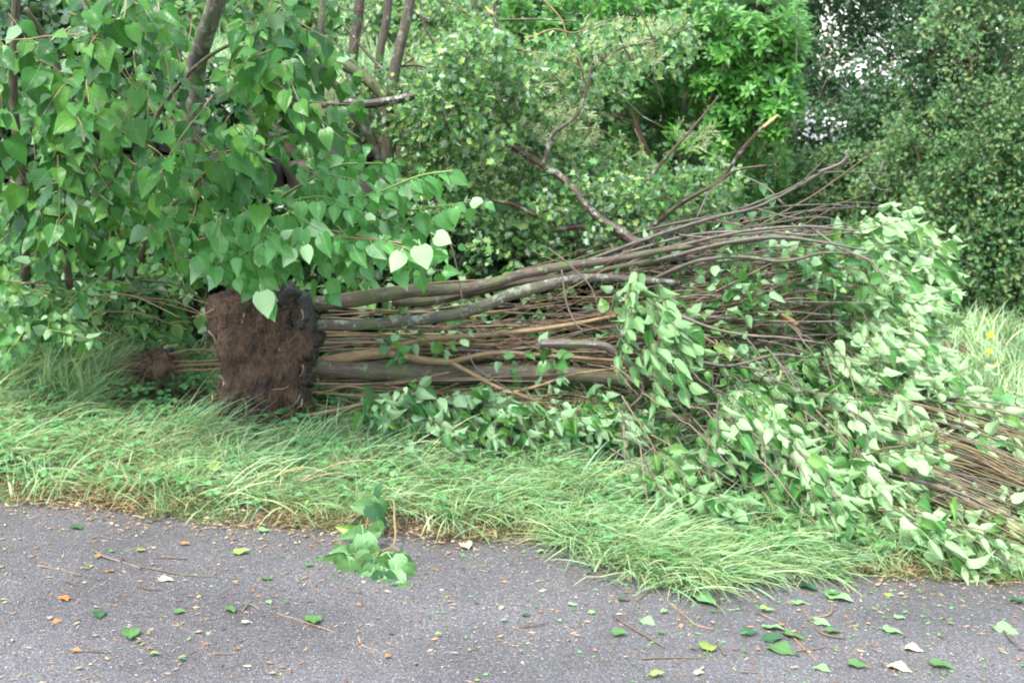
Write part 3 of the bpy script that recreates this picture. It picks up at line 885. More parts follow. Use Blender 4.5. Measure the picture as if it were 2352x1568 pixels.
reg = [([(1010, 90), (1110, 60), (1240, 110), (1420, 60), (1570, 40), (1590, 110), (1470, 170), (1400, 230), (1390, 330), (1290, 380), (1100, 370), (1000, 330), (940, 250), (1010, 170)], (6.4, 7.2), 420, .0),
       ([(1010, 90), (1110, 60), (1240, 110), (1420, 60), (1570, 40), (1590, 110), (1470, 170), (1400, 230), (1390, 330), (1290, 380), (1100, 370), (1000, 330), (940, 250), (1010, 170)], (5.7, 6.3), 800, .0),
       ([(1010, 250), (1380, 250), (1500, 330), (1500, 480), (1400, 540), (1260, 480), (1130, 420), (970, 360)], (5.75, 6.3), 520, .18),
       ([(1010, 250), (1380, 250), (1500, 330), (1480, 480), (1380, 560), (1150, 560), (1030, 470), (970, 360)], (6.3, 7.2), 420, .0),
       ([(930, 190), (1060, 200), (1080, 500), (960, 520), (900, 380), (905, 260)], (6.0, 6.4), 130, -.3),
       ([(1400, 330), (1620, 330), (1700, 420), (1640, 500), (1480, 540), (1400, 450)], (6.2, 7.3), 520, -.1),
       ([(760, -40), (1130, -40), (1130, 150), (1000, 200), (800, 150)], (7.2, 8.6), 560, .02),
       ([(760, 150), (1000, 200), (980, 330), (800, 300)], (6.2, 6.6), 130, -.2),
       ([(1050, 460), (1500, 500), (1480, 600), (1100, 600)], (5.95, 6.7), 300, -.2),
       ([(1450, 40), (1600, 40), (1560, 160), (1420, 200)], (5.9, 6.2), 120, -.3)]
for poly, Yr, n, g in reg:
    clusters(lv, poly, Yr, n, 12, .08, (.028, .052), gap=g, gs=2.4, tw=tw, nj=.8)
lv.build('foliage', HAW, M['haw'], root, width=(.8, 1.2)); tw.build('twigs', M['twig_dark'], root)
sl = Leaves()
for poly, n in (([(1180, 240), (1350, 240), (1380, 330), (1200, 340)], 90), ([(1330, 50), (1570, 50), (1500, 170), (1330, 140)], 80), ([(1000, 320), (1200, 330), (1180, 400), (1020, 400)], 80),
                ([(1560, 280), (1640, 290), (1620, 350), (1560, 340)], 30), ([(1100, 130), (1300, 130), (1280, 230), (1100, 230)], 70)):
    q = sample(poly, n); c = P(q[:, 0], q[:, 1], rng.uniform(5.85, 6.3, n))
    for cc in c:
        dd = jit(np.array([.5, -.3, .5]), .4)
        sl.add(cc + rng.normal(0, .006, (6, 3)), jit(dd, .3, 6), jit(np.array([0, -1, .3]), .4, 6), rng.uniform(.025, .05, 6))
sl.build('flower_stalks', template([(.03, 0, 0), (.03, .5, .5), (.07, .85, .85)], 3), M['seed'], root)

# dark leaf layers added as shade on the wall and behind fallen stems
for lab, parts in (('added dark leaf layer as shade over the stone wall behind the big lilac leaves', (([(-80, -80), (380, -80), (400, 100), (540, 200), (620, 300), (560, 420), (700, 480), (960, 520), (960, 660), (-80, 700)], (6.2, 6.55), 1500, -.15),)),
                   ('added dark leaf layer as shade on the ground behind the fallen trunks', (([(700, 560), (1300, 560), (1900, 540), (2050, 700), (1950, 860), (1300, 800), (700, 800)], (6.2, 7.0), 1500, -.6),))):
    q = parts[0][0][-1]; root = empty('shade_leaves', P(q[0] + 100, q[1], 6.4), lab, 'shade_leaves')
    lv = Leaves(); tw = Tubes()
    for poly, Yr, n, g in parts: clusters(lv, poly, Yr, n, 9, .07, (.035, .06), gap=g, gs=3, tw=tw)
    lv.build('foliage', ROUND, M['shade_leaf'], root); tw.build('shade_twigs', M['twig_dark'], root)

# ------------------------------------------------------------------ standing lilac at left
root = empty('lilac_shrub', P(120, 860, 5.6), 'standing lilac shrub with large heart shaped leaves filling the upper left', 'shrub')
for pth, Y, th in (([(60, 640), (50, 420), (30, 200), (40, -60)], (5.4, 5.0), [26, 18]), ([(160, 660), (140, 480), (170, 300), (120, 120), (60, 20)], (5.3, 4.7), [20, 10]),
                   ([(300, 640), (360, 520), (470, 400), (560, 330), (700, 300)], (5.3, 4.7), [14, 6]), ([(250, 640), (290, 430), (370, 250), (480, 130), (640, 60)], (5.3, 4.6), [16, 6]),
                   ([(470, 120), (520, 200), (600, 240), (700, 270)], (5.1, 4.6), [9, 4]), ([(0, 470), (90, 430), (180, 420), (260, 470)], (5.0, 4.3), [9, 4]),
                   ([(10, 655), (110, 648), (220, 640), (330, 660)], (5.3, 5.0), [6, 5]), ([(300, 640), (420, 660), (520, 740)], (5.4, 5.3), [7, 4])):
    one_tube('branch', pth, Y, th, M['bark'], root, 8, .05)
lf = dict(spacing=.075, droop=.25, tip=np.array([.05, -.4, -.75]), ntar=(.05, -.7, .85), nj=.5, tipw=1.0, under=.03)
A_front = [(-60, -60), (560, -60), (610, 40), (560, 150), (470, 240), (330, 280), (200, 330), (90, 300), (-60, 330)]
A_all = [(-60, -80), (400, -80), (440, 80), (560, 160), (690, 180), (700, 270), (620, 350), (520, 420), (430, 420), (330, 450), (180, 450), (-60, 460)]
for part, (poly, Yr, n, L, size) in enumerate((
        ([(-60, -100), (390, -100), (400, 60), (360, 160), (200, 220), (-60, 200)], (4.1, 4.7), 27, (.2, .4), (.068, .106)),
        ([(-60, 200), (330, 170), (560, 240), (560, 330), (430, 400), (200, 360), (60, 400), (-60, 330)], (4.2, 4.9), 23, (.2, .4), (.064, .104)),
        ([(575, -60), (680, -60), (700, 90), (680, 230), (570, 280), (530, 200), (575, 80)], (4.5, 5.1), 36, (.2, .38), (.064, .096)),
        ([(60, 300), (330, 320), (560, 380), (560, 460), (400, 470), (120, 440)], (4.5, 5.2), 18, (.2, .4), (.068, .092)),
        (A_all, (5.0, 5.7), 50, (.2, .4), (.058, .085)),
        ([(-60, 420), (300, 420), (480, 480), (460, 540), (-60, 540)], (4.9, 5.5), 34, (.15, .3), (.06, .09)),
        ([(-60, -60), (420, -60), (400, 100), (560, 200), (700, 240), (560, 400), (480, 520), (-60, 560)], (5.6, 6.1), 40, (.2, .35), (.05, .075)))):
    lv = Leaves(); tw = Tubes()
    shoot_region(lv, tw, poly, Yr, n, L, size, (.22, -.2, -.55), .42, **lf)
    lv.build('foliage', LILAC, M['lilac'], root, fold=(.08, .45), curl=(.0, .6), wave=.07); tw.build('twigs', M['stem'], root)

# ------------------------------------------------------------------ leaning lilac branch, brighter, in front of the root plate
root = empty('leaning_lilac_branch', P(440, 640, 5.3), 'long leafy lilac branch reaching right over the root plate with a few upturned pale leaves', 'branch')
lv = Leaves(); tw = Tubes()
paths = [([(430, 560), (560, 525), (700, 525), (760, 530), (860, 548), (1015, 575)], (5.1, 4.7), .085),
         ([(560, 545), (640, 500), (760, 470), (860, 445), (960, 405), (1040, 392)], (5.1, 4.8), .08),
         ([(430, 600), (560, 590), (660, 575), (760, 545), (900, 560), (990, 600)], (5.0, 4.6), .085),
         ([(400, 560), (470, 540), (560, 560), (600, 640), (605, 700)], (4.9, 4.6), .082),
         ([(600, 480), (700, 420), (780, 380), (880, 375)], (5.2, 5.0), .075)]
for pth, Y, sz in paths:
    p = spline(pix(pth, Y), 6)
    one_tube('branch', pth, Y, [8, 4], M['green_stem'] if sz < .085 else M['stem'], root, 6, .03)
    L = np.concatenate([[0], np.cumsum(np.linalg.norm(np.diff(p, axis=0), axis=1))])
    for q in np.arange(.15, L[-1], .055):
        pos = np.array([np.interp(q, L, p[:, k]) for k in range(3)])
        for sg in (-1, 1):
            dd = nrm(np.array([.35, -.1, -.75]) + sg * np.array([.35, -.3, .35]) + rng.normal(0, .22, 3))
            nt = jit(np.array([.0, -.9, .55]), .35); s = sz * rng.uniform(.75, 1.15)
            if rng.random() < .06: nt = -nt
            lv.add(pos + dd * s * .27, dd, nt, s)
kb = dict(spacing=.06, droop=.3, tip=DOWN, ntar=(.0, -.9, .6), nj=.35, tipw=1.0, under=.07)
shoot_region(lv, tw, [(440, 480), (640, 460), (860, 400), (960, 460), (1000, 590), (820, 640), (620, 610), (440, 590)], (4.7, 5.3), 40, (.12, .3), (.068, .092), (.7, -.2, -.1), .35, **kb)
shoot_region(lv, tw, [(660, 350), (860, 360), (860, 420), (700, 440)], (4.9, 5.2), 7, (.12, .25), (.07, .085), (.8, -.2, .1), .25, **kb)
shoot_region(lv, tw, [(350, 500), (560, 480), (600, 570), (540, 600), (380, 570)], (4.6, 5.0), 18, (.1, .2), (.068, .09), (.6, -.2, -.2), .35, **kb)
lv.build('foliage', LILAC, M['lilac_fresh'], root, fold=(.1, .55), curl=(.0, .7)); tw.build('twigs', M['green_stem'], root)

# the few leaves turned over, pale
for (a, b, s, dx, dz) in ((668, 590, .075, -.3, -.8), (700, 585, .07, .3, -.8), (590, 745, .0, 0, 0), (965, 585, .09, .2, -.9), (920, 600, .08, -.4, -.8), (1000, 560, .07, .8, -.4), (600, 690, .1, .2, -.9)):
    if not s: continue
    up = Leaves(); up.add(P(a, b - 20, 4.55), nrm([dx, -.2, dz]), jit(np.array([.1, .9, -.4]), .1), s)
    up.build('upturned_leaf', LILAC, M['lilac_crown'], root, fold=(.2, .5))

# small lilac suckers low left
root = empty('lilac_suckers', P(180, 860, 5.6), 'low tangle of lilac suckers and small leaves above the long grass at lower left', 'shrub')
lv = Leaves(); tw = Tubes()
kb = dict(spacing=.05, droop=.2, tip=np.array([.1, -.1, -.8]), ntar=(.0, -.7, .75), nj=.55, tipw=.7, under=.12)
shoot_region(lv, tw, [(-60, 600), (470, 600), (480, 720), (450, 800), (280, 800), (150, 820), (-60, 800)], (5.5, 6.1), 125, (.1, .24), (.045, .075), (.3, -.2, .25), .6, **kb)
shoot_region(lv, tw, [(-60, 660), (160, 640), (180, 760), (60, 800), (-60, 800)], (5.0, 5.3), 28, (.12, .3), (.05, .08), (.3, -.2, .35), .6, **kb)
shoot_region(lv, tw, [(0, 430), (950, 420), (950, 640), (500, 680), (0, 680)], (5.6, 6.1), 46, (.12, .3), (.045, .07), (.3, -.2, .15), .6, **kb)
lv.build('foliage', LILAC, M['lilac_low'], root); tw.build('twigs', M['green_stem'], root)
for k in range(10):
    a, b = rng.uniform(0, 350), rng.uniform(640, 720)
    one_tube('stem', [(a, b), (a + 90, b + rng.uniform(-10, 30)), (a + 200, b + rng.uniform(10, 90))], (5.4, 5.2), [4, 3], M['stem'], root, 5, .03, 5)

# ================================================================== THE UPROOTED LILAC
def origin(o, p):
    o.data.transform(__import__('mathutils').Matrix.Translation(-Vector([float(c) for c in p])))
    o.location = [float(c) for c in p]
    return o


def clod(name, c, s, parent, seed, n=(110, 70), e=.62, amp=.045, mat=None, prof=None):
    th = np.linspace(-math.pi, math.pi, n[0], endpoint=False); ph = np.linspace(-math.pi / 2, math.pi / 2, n[1])
    T, Q = np.meshgrid(th, ph)
    f = lambda w, m: np.sign(w) * np.abs(w) ** m
    q = np.stack([f(np.cos(Q), e) * f(np.cos(T), e), f(np.cos(Q), e) * f(np.sin(T), e), f(np.sin(Q), e)], -1)
    v = q * np.array(s) * .5
    if prof is not None: v[..., :2] *= prof(q[..., 2])[..., None]
    w = v * np.array([1, 1, .55])
    d = (fnoise(w, 9, seed) * 1.0 + fnoise(w, 23, seed + 2) * .8 + fnoise(w, 60, seed + 5) * .42 + fnoise(v, 130, seed) * .16) * amp
    d = d - amp * .9 * np.clip(fnoise(v * np.array([1, 1, .25]), 34, seed + 8) - .35, 0, 1)
    v = v + nrm(q) * d[..., None] + np.array(c)
    V = v.reshape(-1, 3); a, b = n
    i = np.arange(b - 1)[:, None] * a + np.arange(a)[None]; j = np.arange(b - 1)[:, None] * a + (np.arange(a)[None] + 1) % a
    return build(name, V, np.stack([i, j, j + a, i + a], -1).reshape(-1, 4), mat=mat or M['soil'], parent=parent)


def hair(acc, c, s, n, L, r=.0012, face=-.2):
    for _ in range(n):
        u = nrm(rng.normal(0, 1, 3)); 
        if u[1] > .3: u[1] *= -1
        q = np.sign(u) * np.abs(u) ** .62
        p = np.array(c) + q * np.array(s) * .5 * 1.02
        d = nrm(u * .5 + rng.normal(0, .6, 3) + DOWN * .5); l = rng.uniform(*L)
        acc.add(np.array([p - u * .01, p + d * l * .5 + u * .012, p + d * l + rng.normal(0, .3, 3) * l * .5 + DOWN * l * .2]), [r, r * .4], 3, 0, 3)


base = P(620, 960, 5.2)
fallen = empty('fallen_lilac', base, 'uprooted multi stemmed lilac lying on its side, earthy root plate at its left end', 'fallen tree')
rc = P(606, 834, 5.28)
ball = clod('root_plate', rc, (.355, .27, .64), fallen, 8.1, (260, 180), .62, .042, prof=lambda z: 1 - .16 * np.clip(-z, 0, 1) + .05 * np.sin(z * 7))
hr = Tubes(); hair(hr, rc, (.365, .27, .60), 900, (.02, .08), .0009); hr.build('fine_roots', M['twig_red'], ball)
for pth, th in (([(478, 760), (490, 772), (498, 790), (512, 800), (530, 803)], [4, 2]), ([(520, 930), (514, 900), (516, 872), (528, 862)], [5, 6, 3]),
                ([(530, 905), (520, 880), (505, 862)], [3, 2]), ([(600, 905), (625, 895), (650, 892), (668, 885)], [2, 2]), ([(562, 960), (566, 930), (550, 905)], [3, 2]),
                ([(640, 800), (660, 830), (668, 870)], [3, 2]), ([(560, 720), (556, 745), (552, 760)], [5, 3])):
    one_tube('root', pth, 5.17, th, M['pale_root'], ball, 6, .15, 5)
for k in range(12):
    a_ = rng.choice([rng.uniform(485, 520), rng.uniform(680, 710)]); b_ = rng.choice([rng.uniform(690, 720), rng.uniform(900, 965), rng.uniform(720, 900)]); an = rng.uniform(1.8, 4.8); l_ = rng.uniform(15, 55)
    one_tube('root', [(a_, b_), (a_ + l_ * .5 * math.cos(an) + 4, b_ + l_ * .5 * abs(math.sin(an))), (a_ + l_ * math.cos(an), b_ + l_ * abs(math.sin(an)) * .8)], (5.16, 5.12), [rng.uniform(2.5, 5), 1.2], M['pale_root'] if k % 3 == 0 else M['twig_red'], ball, 5, .15, 4)
for (a, b, s, sd) in ((655, 678, (.13, .14, .08), 1.), (700, 760, (.08, .14, .2), 7.), (520, 730, (.12, .16, .18), 5.), (590, 955, (.2, .2, .12), 2.), (672, 935, (.12, .14, .12), 8.), (560, 700, (.16, .14, .09), 9.),
                      (695, 705, (.07, .1, .1), 11.), (722, 780, (.06, .1, .08), 12.), (708, 820, (.08, .1, .1), 13.), (690, 860, (.06, .1, .09), 14.), (640, 668, (.09, .1, .06), 15.), (715, 735, (.06, .1, .07), 16.), (695, 900, (.07, .1, .09), 17.)):
    clod('soil_clod', P(a, b, 5.28), s, ball, sd, (60, 40), .8, .03, M['humus'] if a > 630 and b < 910 else None)
one_tube('trunk', [(640, 700), (690, 690), (740, 697), (800, 691), (880, 678), (960, 668), (1040, 664), (1120, 652), (1200, 630), (1290, 612), (1400, 598), (1520, 575), (1640, 560), (1760, 548)],
         (5.3, 5.4, 5.6), [33, 33, 32, 28, 25, 22, 14, 10], M['bark'], fallen, 14, .05)
one_tube('trunk', [(900, 695), (1000, 690), (1080, 672), (1160, 655), (1260, 640), (1380, 622), (1500, 600), (1640, 592)], (5.45, 5.6), [20, 22, 20, 14, 9], M['bark'], fallen, 10, .05)
one_tube('trunk', [(640, 745), (760, 748), (870, 742), (960, 735), (1040, 722), (1110, 703), (1170, 678), (1240, 658), (1330, 640), (1430, 640), (1560, 650)],
         (5.28, 5.3, 5.5), [24, 26, 24, 30, 28, 20, 14], M['bark_lichen'], fallen, 14, .07)
one_tube('trunk', [(640, 842), (720, 842), (800, 850), (900, 855), (1000, 862), (1120, 860), (1240, 860), (1340, 862), (1440, 872), (1560, 885), (1700, 905)],
         (5.32, 5.32, 5.4), [38, 42, 44, 46, 46, 40, 32, 22], M['bark'], fallen, 16, .05)
one_tube('branch', [(660, 836), (720, 832), (790, 822), (850, 812), (880, 808)], (5.35, 5.3), [24, 24, 22], M['bark_tan'], fallen, 12, .04)
one_tube('branch', [(872, 810), (920, 792), (990, 778), (1070, 772), (1150, 766), (1240, 756), (1330, 742), (1430, 722), (1540, 705)], (5.3, 5.45), [13, 14, 13, 11, 8], M['bark_tan'], fallen, 10, .04)
one_tube('branch', [(872, 808), (930, 818), (985, 828), (1040, 832)], (5.3, 5.28), [17, 18, 17], M['bark_tan'], fallen, 10, .04)
one_tube('branch', [(1036, 831), (1090, 818), (1150, 810), (1230, 815), (1330, 822), (1440, 830)], (5.28, 5.35), [13, 13, 11, 8], M['bark_tan'], fallen, 10, .04)
one_tube('branch', [(1036, 833), (1090, 862), (1150, 893), (1210, 912), (1270, 938), (1340, 962), (1420, 990), (1500, 1000)], (5.28, 5.0), [14, 12, 11, 10, 6], M['bark_tan'], fallen, 10, .04)
one_tube('branch', [(700, 955), (780, 940), (860, 922), (950, 903), (1030, 902), (1090, 908), (1160, 903), (1230, 888), (1310, 862), (1400, 848), (1500, 842)], (5.15, 5.2), [9, 10, 8, 7, 5], M['bark_tan'], fallen, 8, .04)
one_tube('branch', [(1220, 912), (1300, 905), (1400, 925), (1480, 945)], (5.2, 5.1), [5, 3], M['stem'], fallen, 6, .03)
one_tube('branch', [(720, 880), (800, 882), (900, 880), (960, 870), (1030, 855)], (5.25, 5.2), [5, 5, 4], M['stem'], fallen, 6, .03)
one_tube('branch', [(880, 880), (960, 905), (1050, 940), (1160, 950), (1280, 925)], (5.2, 5.15), [5, 4], M['stem'], fallen, 6, .03)
# dead forked branch in the middle
dark = [([(1240, 790), (1340, 790), (1400, 800), (1440, 838), (1470, 870), (1475, 905), (1445, 940), (1425, 990)], [22, 20, 12, 8, 4], 5.1),
        ([(1430, 800), (1490, 790), (1560, 830), (1600, 830), (1680, 840), (1780, 815), (1860, 822)], [6, 9, 9, 5], 5.1),
        ([(1500, 828), (1540, 870), (1575, 905), (1590, 960), (1570, 1010), (1580, 1060)], [7, 5, 3], 4.95),
        ([(1290, 620), (1300, 690), (1320, 740), (1340, 760)], [4, 5, 3], 5.1), ([(1260, 570), (1310, 610), (1360, 665), (1380, 740)], [4, 4, 2], 5.1),
        ([(1560, 725), (1640, 755), (1720, 770), (1800, 775), (1900, 790)], [8, 6, 4], 5.2),
        ([(1640, 940), (1720, 1000), (1790, 1060), (1850, 1120)], [4, 6, 4], 4.8), ([(1180, 900), (1100, 850), (1075, 810)], [3, 3], 5.1),
        ([(1600, 930), (1660, 930), (1700, 960), (1780, 980), (1860, 960)], [5, 5, 3], 4.9)]
for pth, th, Y in dark: one_tube('branch', pth, (Y, Y), th, M['twig_dark'], fallen, 8, .08)
# upper bare branches sticking out to the right
bare = [([(1200, 660), (1320, 610), (1440, 565), (1540, 530), (1640, 500), (1740, 475), (1830, 430), (1900, 390), (1960, 372)], [10, 11, 9, 6, 3], (5.7, 5.5)),
        ([(1330, 580), (1420, 548), (1520, 520), (1620, 500), (1700, 488), (1790, 475), (1900, 470), (1990, 478)], [7, 7, 5, 3], (5.8, 5.5)),
        ([(1700, 480), (1800, 440), (1880, 400), (1960, 395), (2040, 400)], [5, 4, 2], (5.6, 5.5)),
        ([(1880, 395), (1935, 372), (1950, 340)], [6, 6, 3], (5.5, 5.5)), ([(1935, 378), (1900, 380)], [3, 2], (5.5, 5.5)),
        ([(1830, 430), (1860, 400), (1900, 360)], [3, 2], (5.5, 5.4)), ([(1380, 640), (1480, 590), (1600, 555), (1720, 530), (1850, 520), (1960, 530)], [9, 9, 8, 4], (5.7, 5.3)),
        ([(1420, 620), (1540, 590), (1660, 560), (1780, 545), (1880, 555), (1990, 575)], [11, 11, 9, 4], (5.6, 5.2)),
        ([(1500, 640), (1600, 600), (1700, 590), (1800, 600), (1900, 580), (2000, 590)], [8, 10, 8, 4], (5.5, 5.2)),
        ([(1740, 480), (1820, 500), (1900, 500), (1960, 520)], [4, 2], (5.5, 5.4)), ([(1800, 470), (1760, 430), (1700, 400)], [4, 2], (5.6, 5.7)),
        ([(1600, 500), (1630, 440), (1670, 410)], [4, 2], (5.6, 5.7)), ([(2020, 395), (2030, 370)], [4, 3], (5.5, 5.5)), ([(1990, 400), (2010, 430), (2050, 440)], [3, 2], (5.5, 5.4)),
        ([(1860, 520), (1930, 570), (2000, 600), (2040, 650)], [7, 5, 3], (5.4, 5.0)), ([(1640, 505), (1720, 520), (1790, 510), (1880, 495)], [4, 3], (5.6, 5.4)),
        ([(1220, 575), (1280, 600), (1380, 610)], [3, 3], (5.5, 5.5)), ([(1560, 540), (1640, 545), (1780, 530), (1940, 515)], [6, 5, 3], (5.6, 5.4))]
for pth, th, Y in bare: one_tube('branch', pth, Y, th, M['twig_dark'], fallen, 7, .06)

# many straight suckers running right from the root plate
nst = 0
extra = Tubes()
for k in range(56):
    y0 = rng.uniform(705, 895); x0 = rng.uniform(700, 760)
    if rng.random() < .25: x0 = rng.uniform(850, 1100)
    x1 = rng.uniform(1450, 2000); drift = rng.normal(-40, 45) * (x1 - x0) / 900
    y1 = y0 + drift; n_ = 7; X_ = np.linspace(x0, x1, n_)
    Yp = y0 + (y1 - y0) * np.linspace(0, 1, n_) ** 1.4 + np.cumsum(rng.normal(0, 13, n_))
    th = rng.choice([4, 5, 6, 8, 10], p=[.3, .25, .2, .15, .1])
    Ya = rng.uniform(5.38, 5.75); Yb = rng.uniform(5.3, 5.9)
    mat = M['stem'] if rng.random() < .6 else (M['twig_red'] if rng.random() < .5 else M['twig_dark'])
    path = np.stack([X_, Yp], 1)
    if k < 44: one_tube('stem', path, (Ya, Yb), [th, th * .8, th * .4], mat, fallen, 7, .04, 4)
    for q in range(3):
        i_ = rng.integers(2, n_ - 1); l = rng.uniform(120, 380); sl = rng.normal(0, .28)
        fk = np.array([path[i_] + [l * t_, l * t_ * sl + 10 * math.sin(t_ * 5 + k)] for t_ in (0, .3, .65, 1)]); yy = Ya + (Yb - Ya) * i_ / (n_ - 1)
        extra.add(pix(fk, (yy, yy + rng.uniform(-.25, .1))), rp([th * .6, 1.5], 5.4), 5, 0, 4)
    else: extra.add(pix(path, (Ya, Yb)), rp([3.5, 2], 5.4), 5, 0, 4)
for k in range(12):   # below the dark trunk
    y0 = rng.uniform(870, 925); x0 = rng.uniform(720, 900); x1 = x0 + rng.uniform(300, 700); n_ = 6; X_ = np.linspace(x0, x1, n_)
    Yp = y0 + np.linspace(0, rng.uniform(-30, 60), n_) + np.cumsum(rng.normal(0, 7, n_))
    one_tube('stem', np.stack([X_, Yp], 1), (5.2, 5.1), [rng.uniform(3, 5), 2], M['stem'] if k % 2 else M['twig_red'], fallen, 5, .03, 4)
tw2 = Tubes()
for k in range(84):   # upper right fan
    x0 = rng.uniform(1280, 1650); y0 = rng.uniform(585, 830); x1 = rng.uniform(1800, 2060); tt = (x1 - x0) / 600
    y1 = 530 + (y0 - 585) * 1.15 + rng.normal(0, 60) - (x1 - 1800) * .1
    n_ = 6; t = np.linspace(0, 1, n_)
    path = np.stack([x0 + (x1 - x0) * t, y0 + (y1 - y0) * t - 28 * np.sin(t * math.pi) * tt + np.cumsum(rng.normal(0, 11, n_))], 1)
    Ya = 6.05 - (y0 - 500) * .0016 + rng.uniform(-.15, .4); th = rng.uniform(3, 8)
    mat = M['twig_dark'] if rng.random() < .65 else M['twig_red']
    if k < 36: one_tube('stem', path, (Ya, Ya - .3), [th, th * .9, th * .4], mat, fallen, 6, .05, 4)
    else: (extra if k % 2 else tw2).add(pix(path, (Ya, Ya - .2)), rp([4, 4, 1.6], 5.5), 5, 0, 4)
for k in range(330):   # short side twigs
    x0 = rng.uniform(1250, 2050); y0 = rng.uniform(500, 1120) 
    if y0 < 560 and x0 < 1450: continue
    if y0 > 950 and x0 < 1420: continue
    a = rng.normal(.2, .75); l = rng.uniform(60, 190); n_ = 5; t = np.linspace(0, 1, n_)
    path = np.stack([x0 + l * t * math.cos(a), y0 + l * t * math.sin(a) + np.cumsum(rng.normal(0, 5, n_))], 1)
    Ya = 6.0 - (y0 - 500) * .002 + rng.uniform(-.05, .3)
    (extra if k % 3 == 0 else tw2).add(pix(path, (Ya, Ya - .15)), rp([rng.uniform(2.5, 5), 1.4], 5.3), 4, 0, 3)
for k in range(85):
    x0 = rng.uniform(1400, 2000); y0 = rng.uniform(740, 1060); an = rng.normal(.75, .45); l = rng.uniform(80, 230); t = np.linspace(0, 1, 6)
    path = np.stack([x0 + l * t * math.cos(an), y0 + l * t * math.sin(an) + np.cumsum(rng.normal(0, 5, 6))], 1)
    Ya = 5.95 - (y0 - 500) * .00252 - rng.uniform(-.1, .12)
    (extra if k % 3 == 0 else tw2).add(pix(path, (Ya, Ya - .3)), rp([rng.uniform(3, 6), 1.5], 5), 5, .05, 4)
o = extra.build('twigs', M['twig_red'], fallen)
o = tw2.build('twigs', M['twig_dark'], fallen)

Yfront = lambda a, b: max(4.2, 5.95 - (b - 500) * .00252)
def Yc(d0, d1): return lambda a, b: Yfront(a, b) + rng.uniform(d0, d1)


kc = dict(spacing=.045, droop=.35, tip=np.array([.65, -.15, -.75]), ntar=(-.25, -.75, .6), nj=.4, tipw=1.0, under=.75, wob=.12, r=.0025)
clump = [  # polygon, depth, shoots, direction, material, under
    ([(1930, 500), (2010, 500), (2080, 560), (2100, 640), (2090, 700), (2000, 700), (1940, 660), (1910, 590)], (-.05, .3), 74, (.7, -.3, -.15), 'lilac_crown', .85),
    ([(1920, 640), (2060, 660), (2110, 760), (2150, 840), (2130, 900), (2040, 880), (1930, 790)], (-.05, .35), 85, (.4, -.3, -.6), 'lilac_crown', .85),
    ([(1880, 700), (1980, 640), (2060, 760), (2120, 880), (2100, 960), (1960, 960), (1860, 850)], (0., .4), 46, (.5, -.3, -.5), 'lilac_crown', .8),
    ([(1920, 900), (2090, 900), (2110, 1000), (2130, 1120), (2110, 1210), (1980, 1160), (1900, 1000)], (-.1, .3), 62, (.5, -.4, -.4), 'lilac_crown', .8),
    ([(1640, 900), (1760, 880), (1830, 980), (1900, 1060), (1800, 1080), (1660, 990)], (-.2, .0), 20, (.4, -.4, -.4), 'lilac_crown', .8),
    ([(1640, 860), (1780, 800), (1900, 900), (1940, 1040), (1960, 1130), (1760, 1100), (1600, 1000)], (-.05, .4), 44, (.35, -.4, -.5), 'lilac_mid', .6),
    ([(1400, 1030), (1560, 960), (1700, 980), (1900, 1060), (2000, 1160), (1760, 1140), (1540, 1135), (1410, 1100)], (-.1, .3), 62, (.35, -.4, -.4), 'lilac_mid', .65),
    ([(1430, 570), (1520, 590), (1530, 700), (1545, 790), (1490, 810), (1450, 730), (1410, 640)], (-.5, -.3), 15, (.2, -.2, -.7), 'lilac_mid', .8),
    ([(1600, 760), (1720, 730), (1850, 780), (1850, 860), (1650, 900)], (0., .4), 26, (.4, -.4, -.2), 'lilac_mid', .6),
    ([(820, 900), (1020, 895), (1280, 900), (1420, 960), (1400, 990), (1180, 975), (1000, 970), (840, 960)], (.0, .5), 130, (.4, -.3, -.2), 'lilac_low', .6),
    ([(2090, 1130), (2260, 1120), (2360, 1140), (2370, 1270), (2230, 1270), (2080, 1220)], (-.05, .25), 62, (.5, -.3, -.3), 'lilac_crown', .7),
    ([(2130, 850), (2200, 870), (2300, 960), (2380, 1010), (2240, 990), (2140, 920)], (-.05, .3), 30, (.6, -.3, -.3), 'lilac_crown', .75),
]
for poly, dr, n, dd, mt, un in clump:
    lv = Leaves(); tw = Tubes()
    kk = dict(kc); kk['under'] = un; big = un >= .75
    if big: kk.update(nj=.28, tipw=1.5, spacing=.05)
    yf = (lambda dr: (lambda a, b: max(Yfront(a, b) + rng.uniform(*dr), 4.0)))(dr)
    if mt == 'lilac_low': yf = lambda a, b: 4.95 + rng.uniform(0, .3)
    shoot_region(lv, tw, poly, yf, n, (.14, .34), (.060, .094) if big else (.055, .085), dd, .3, **kk)
    if lv.o:
        lv.build('foliage', LILAC, M[mt], fallen, fold=(.4, 1.5), curl=(.1, 1.1), wave=.08, width=(.7, 1.0)); tw.build('twigs', M['twig_red'], fallen)
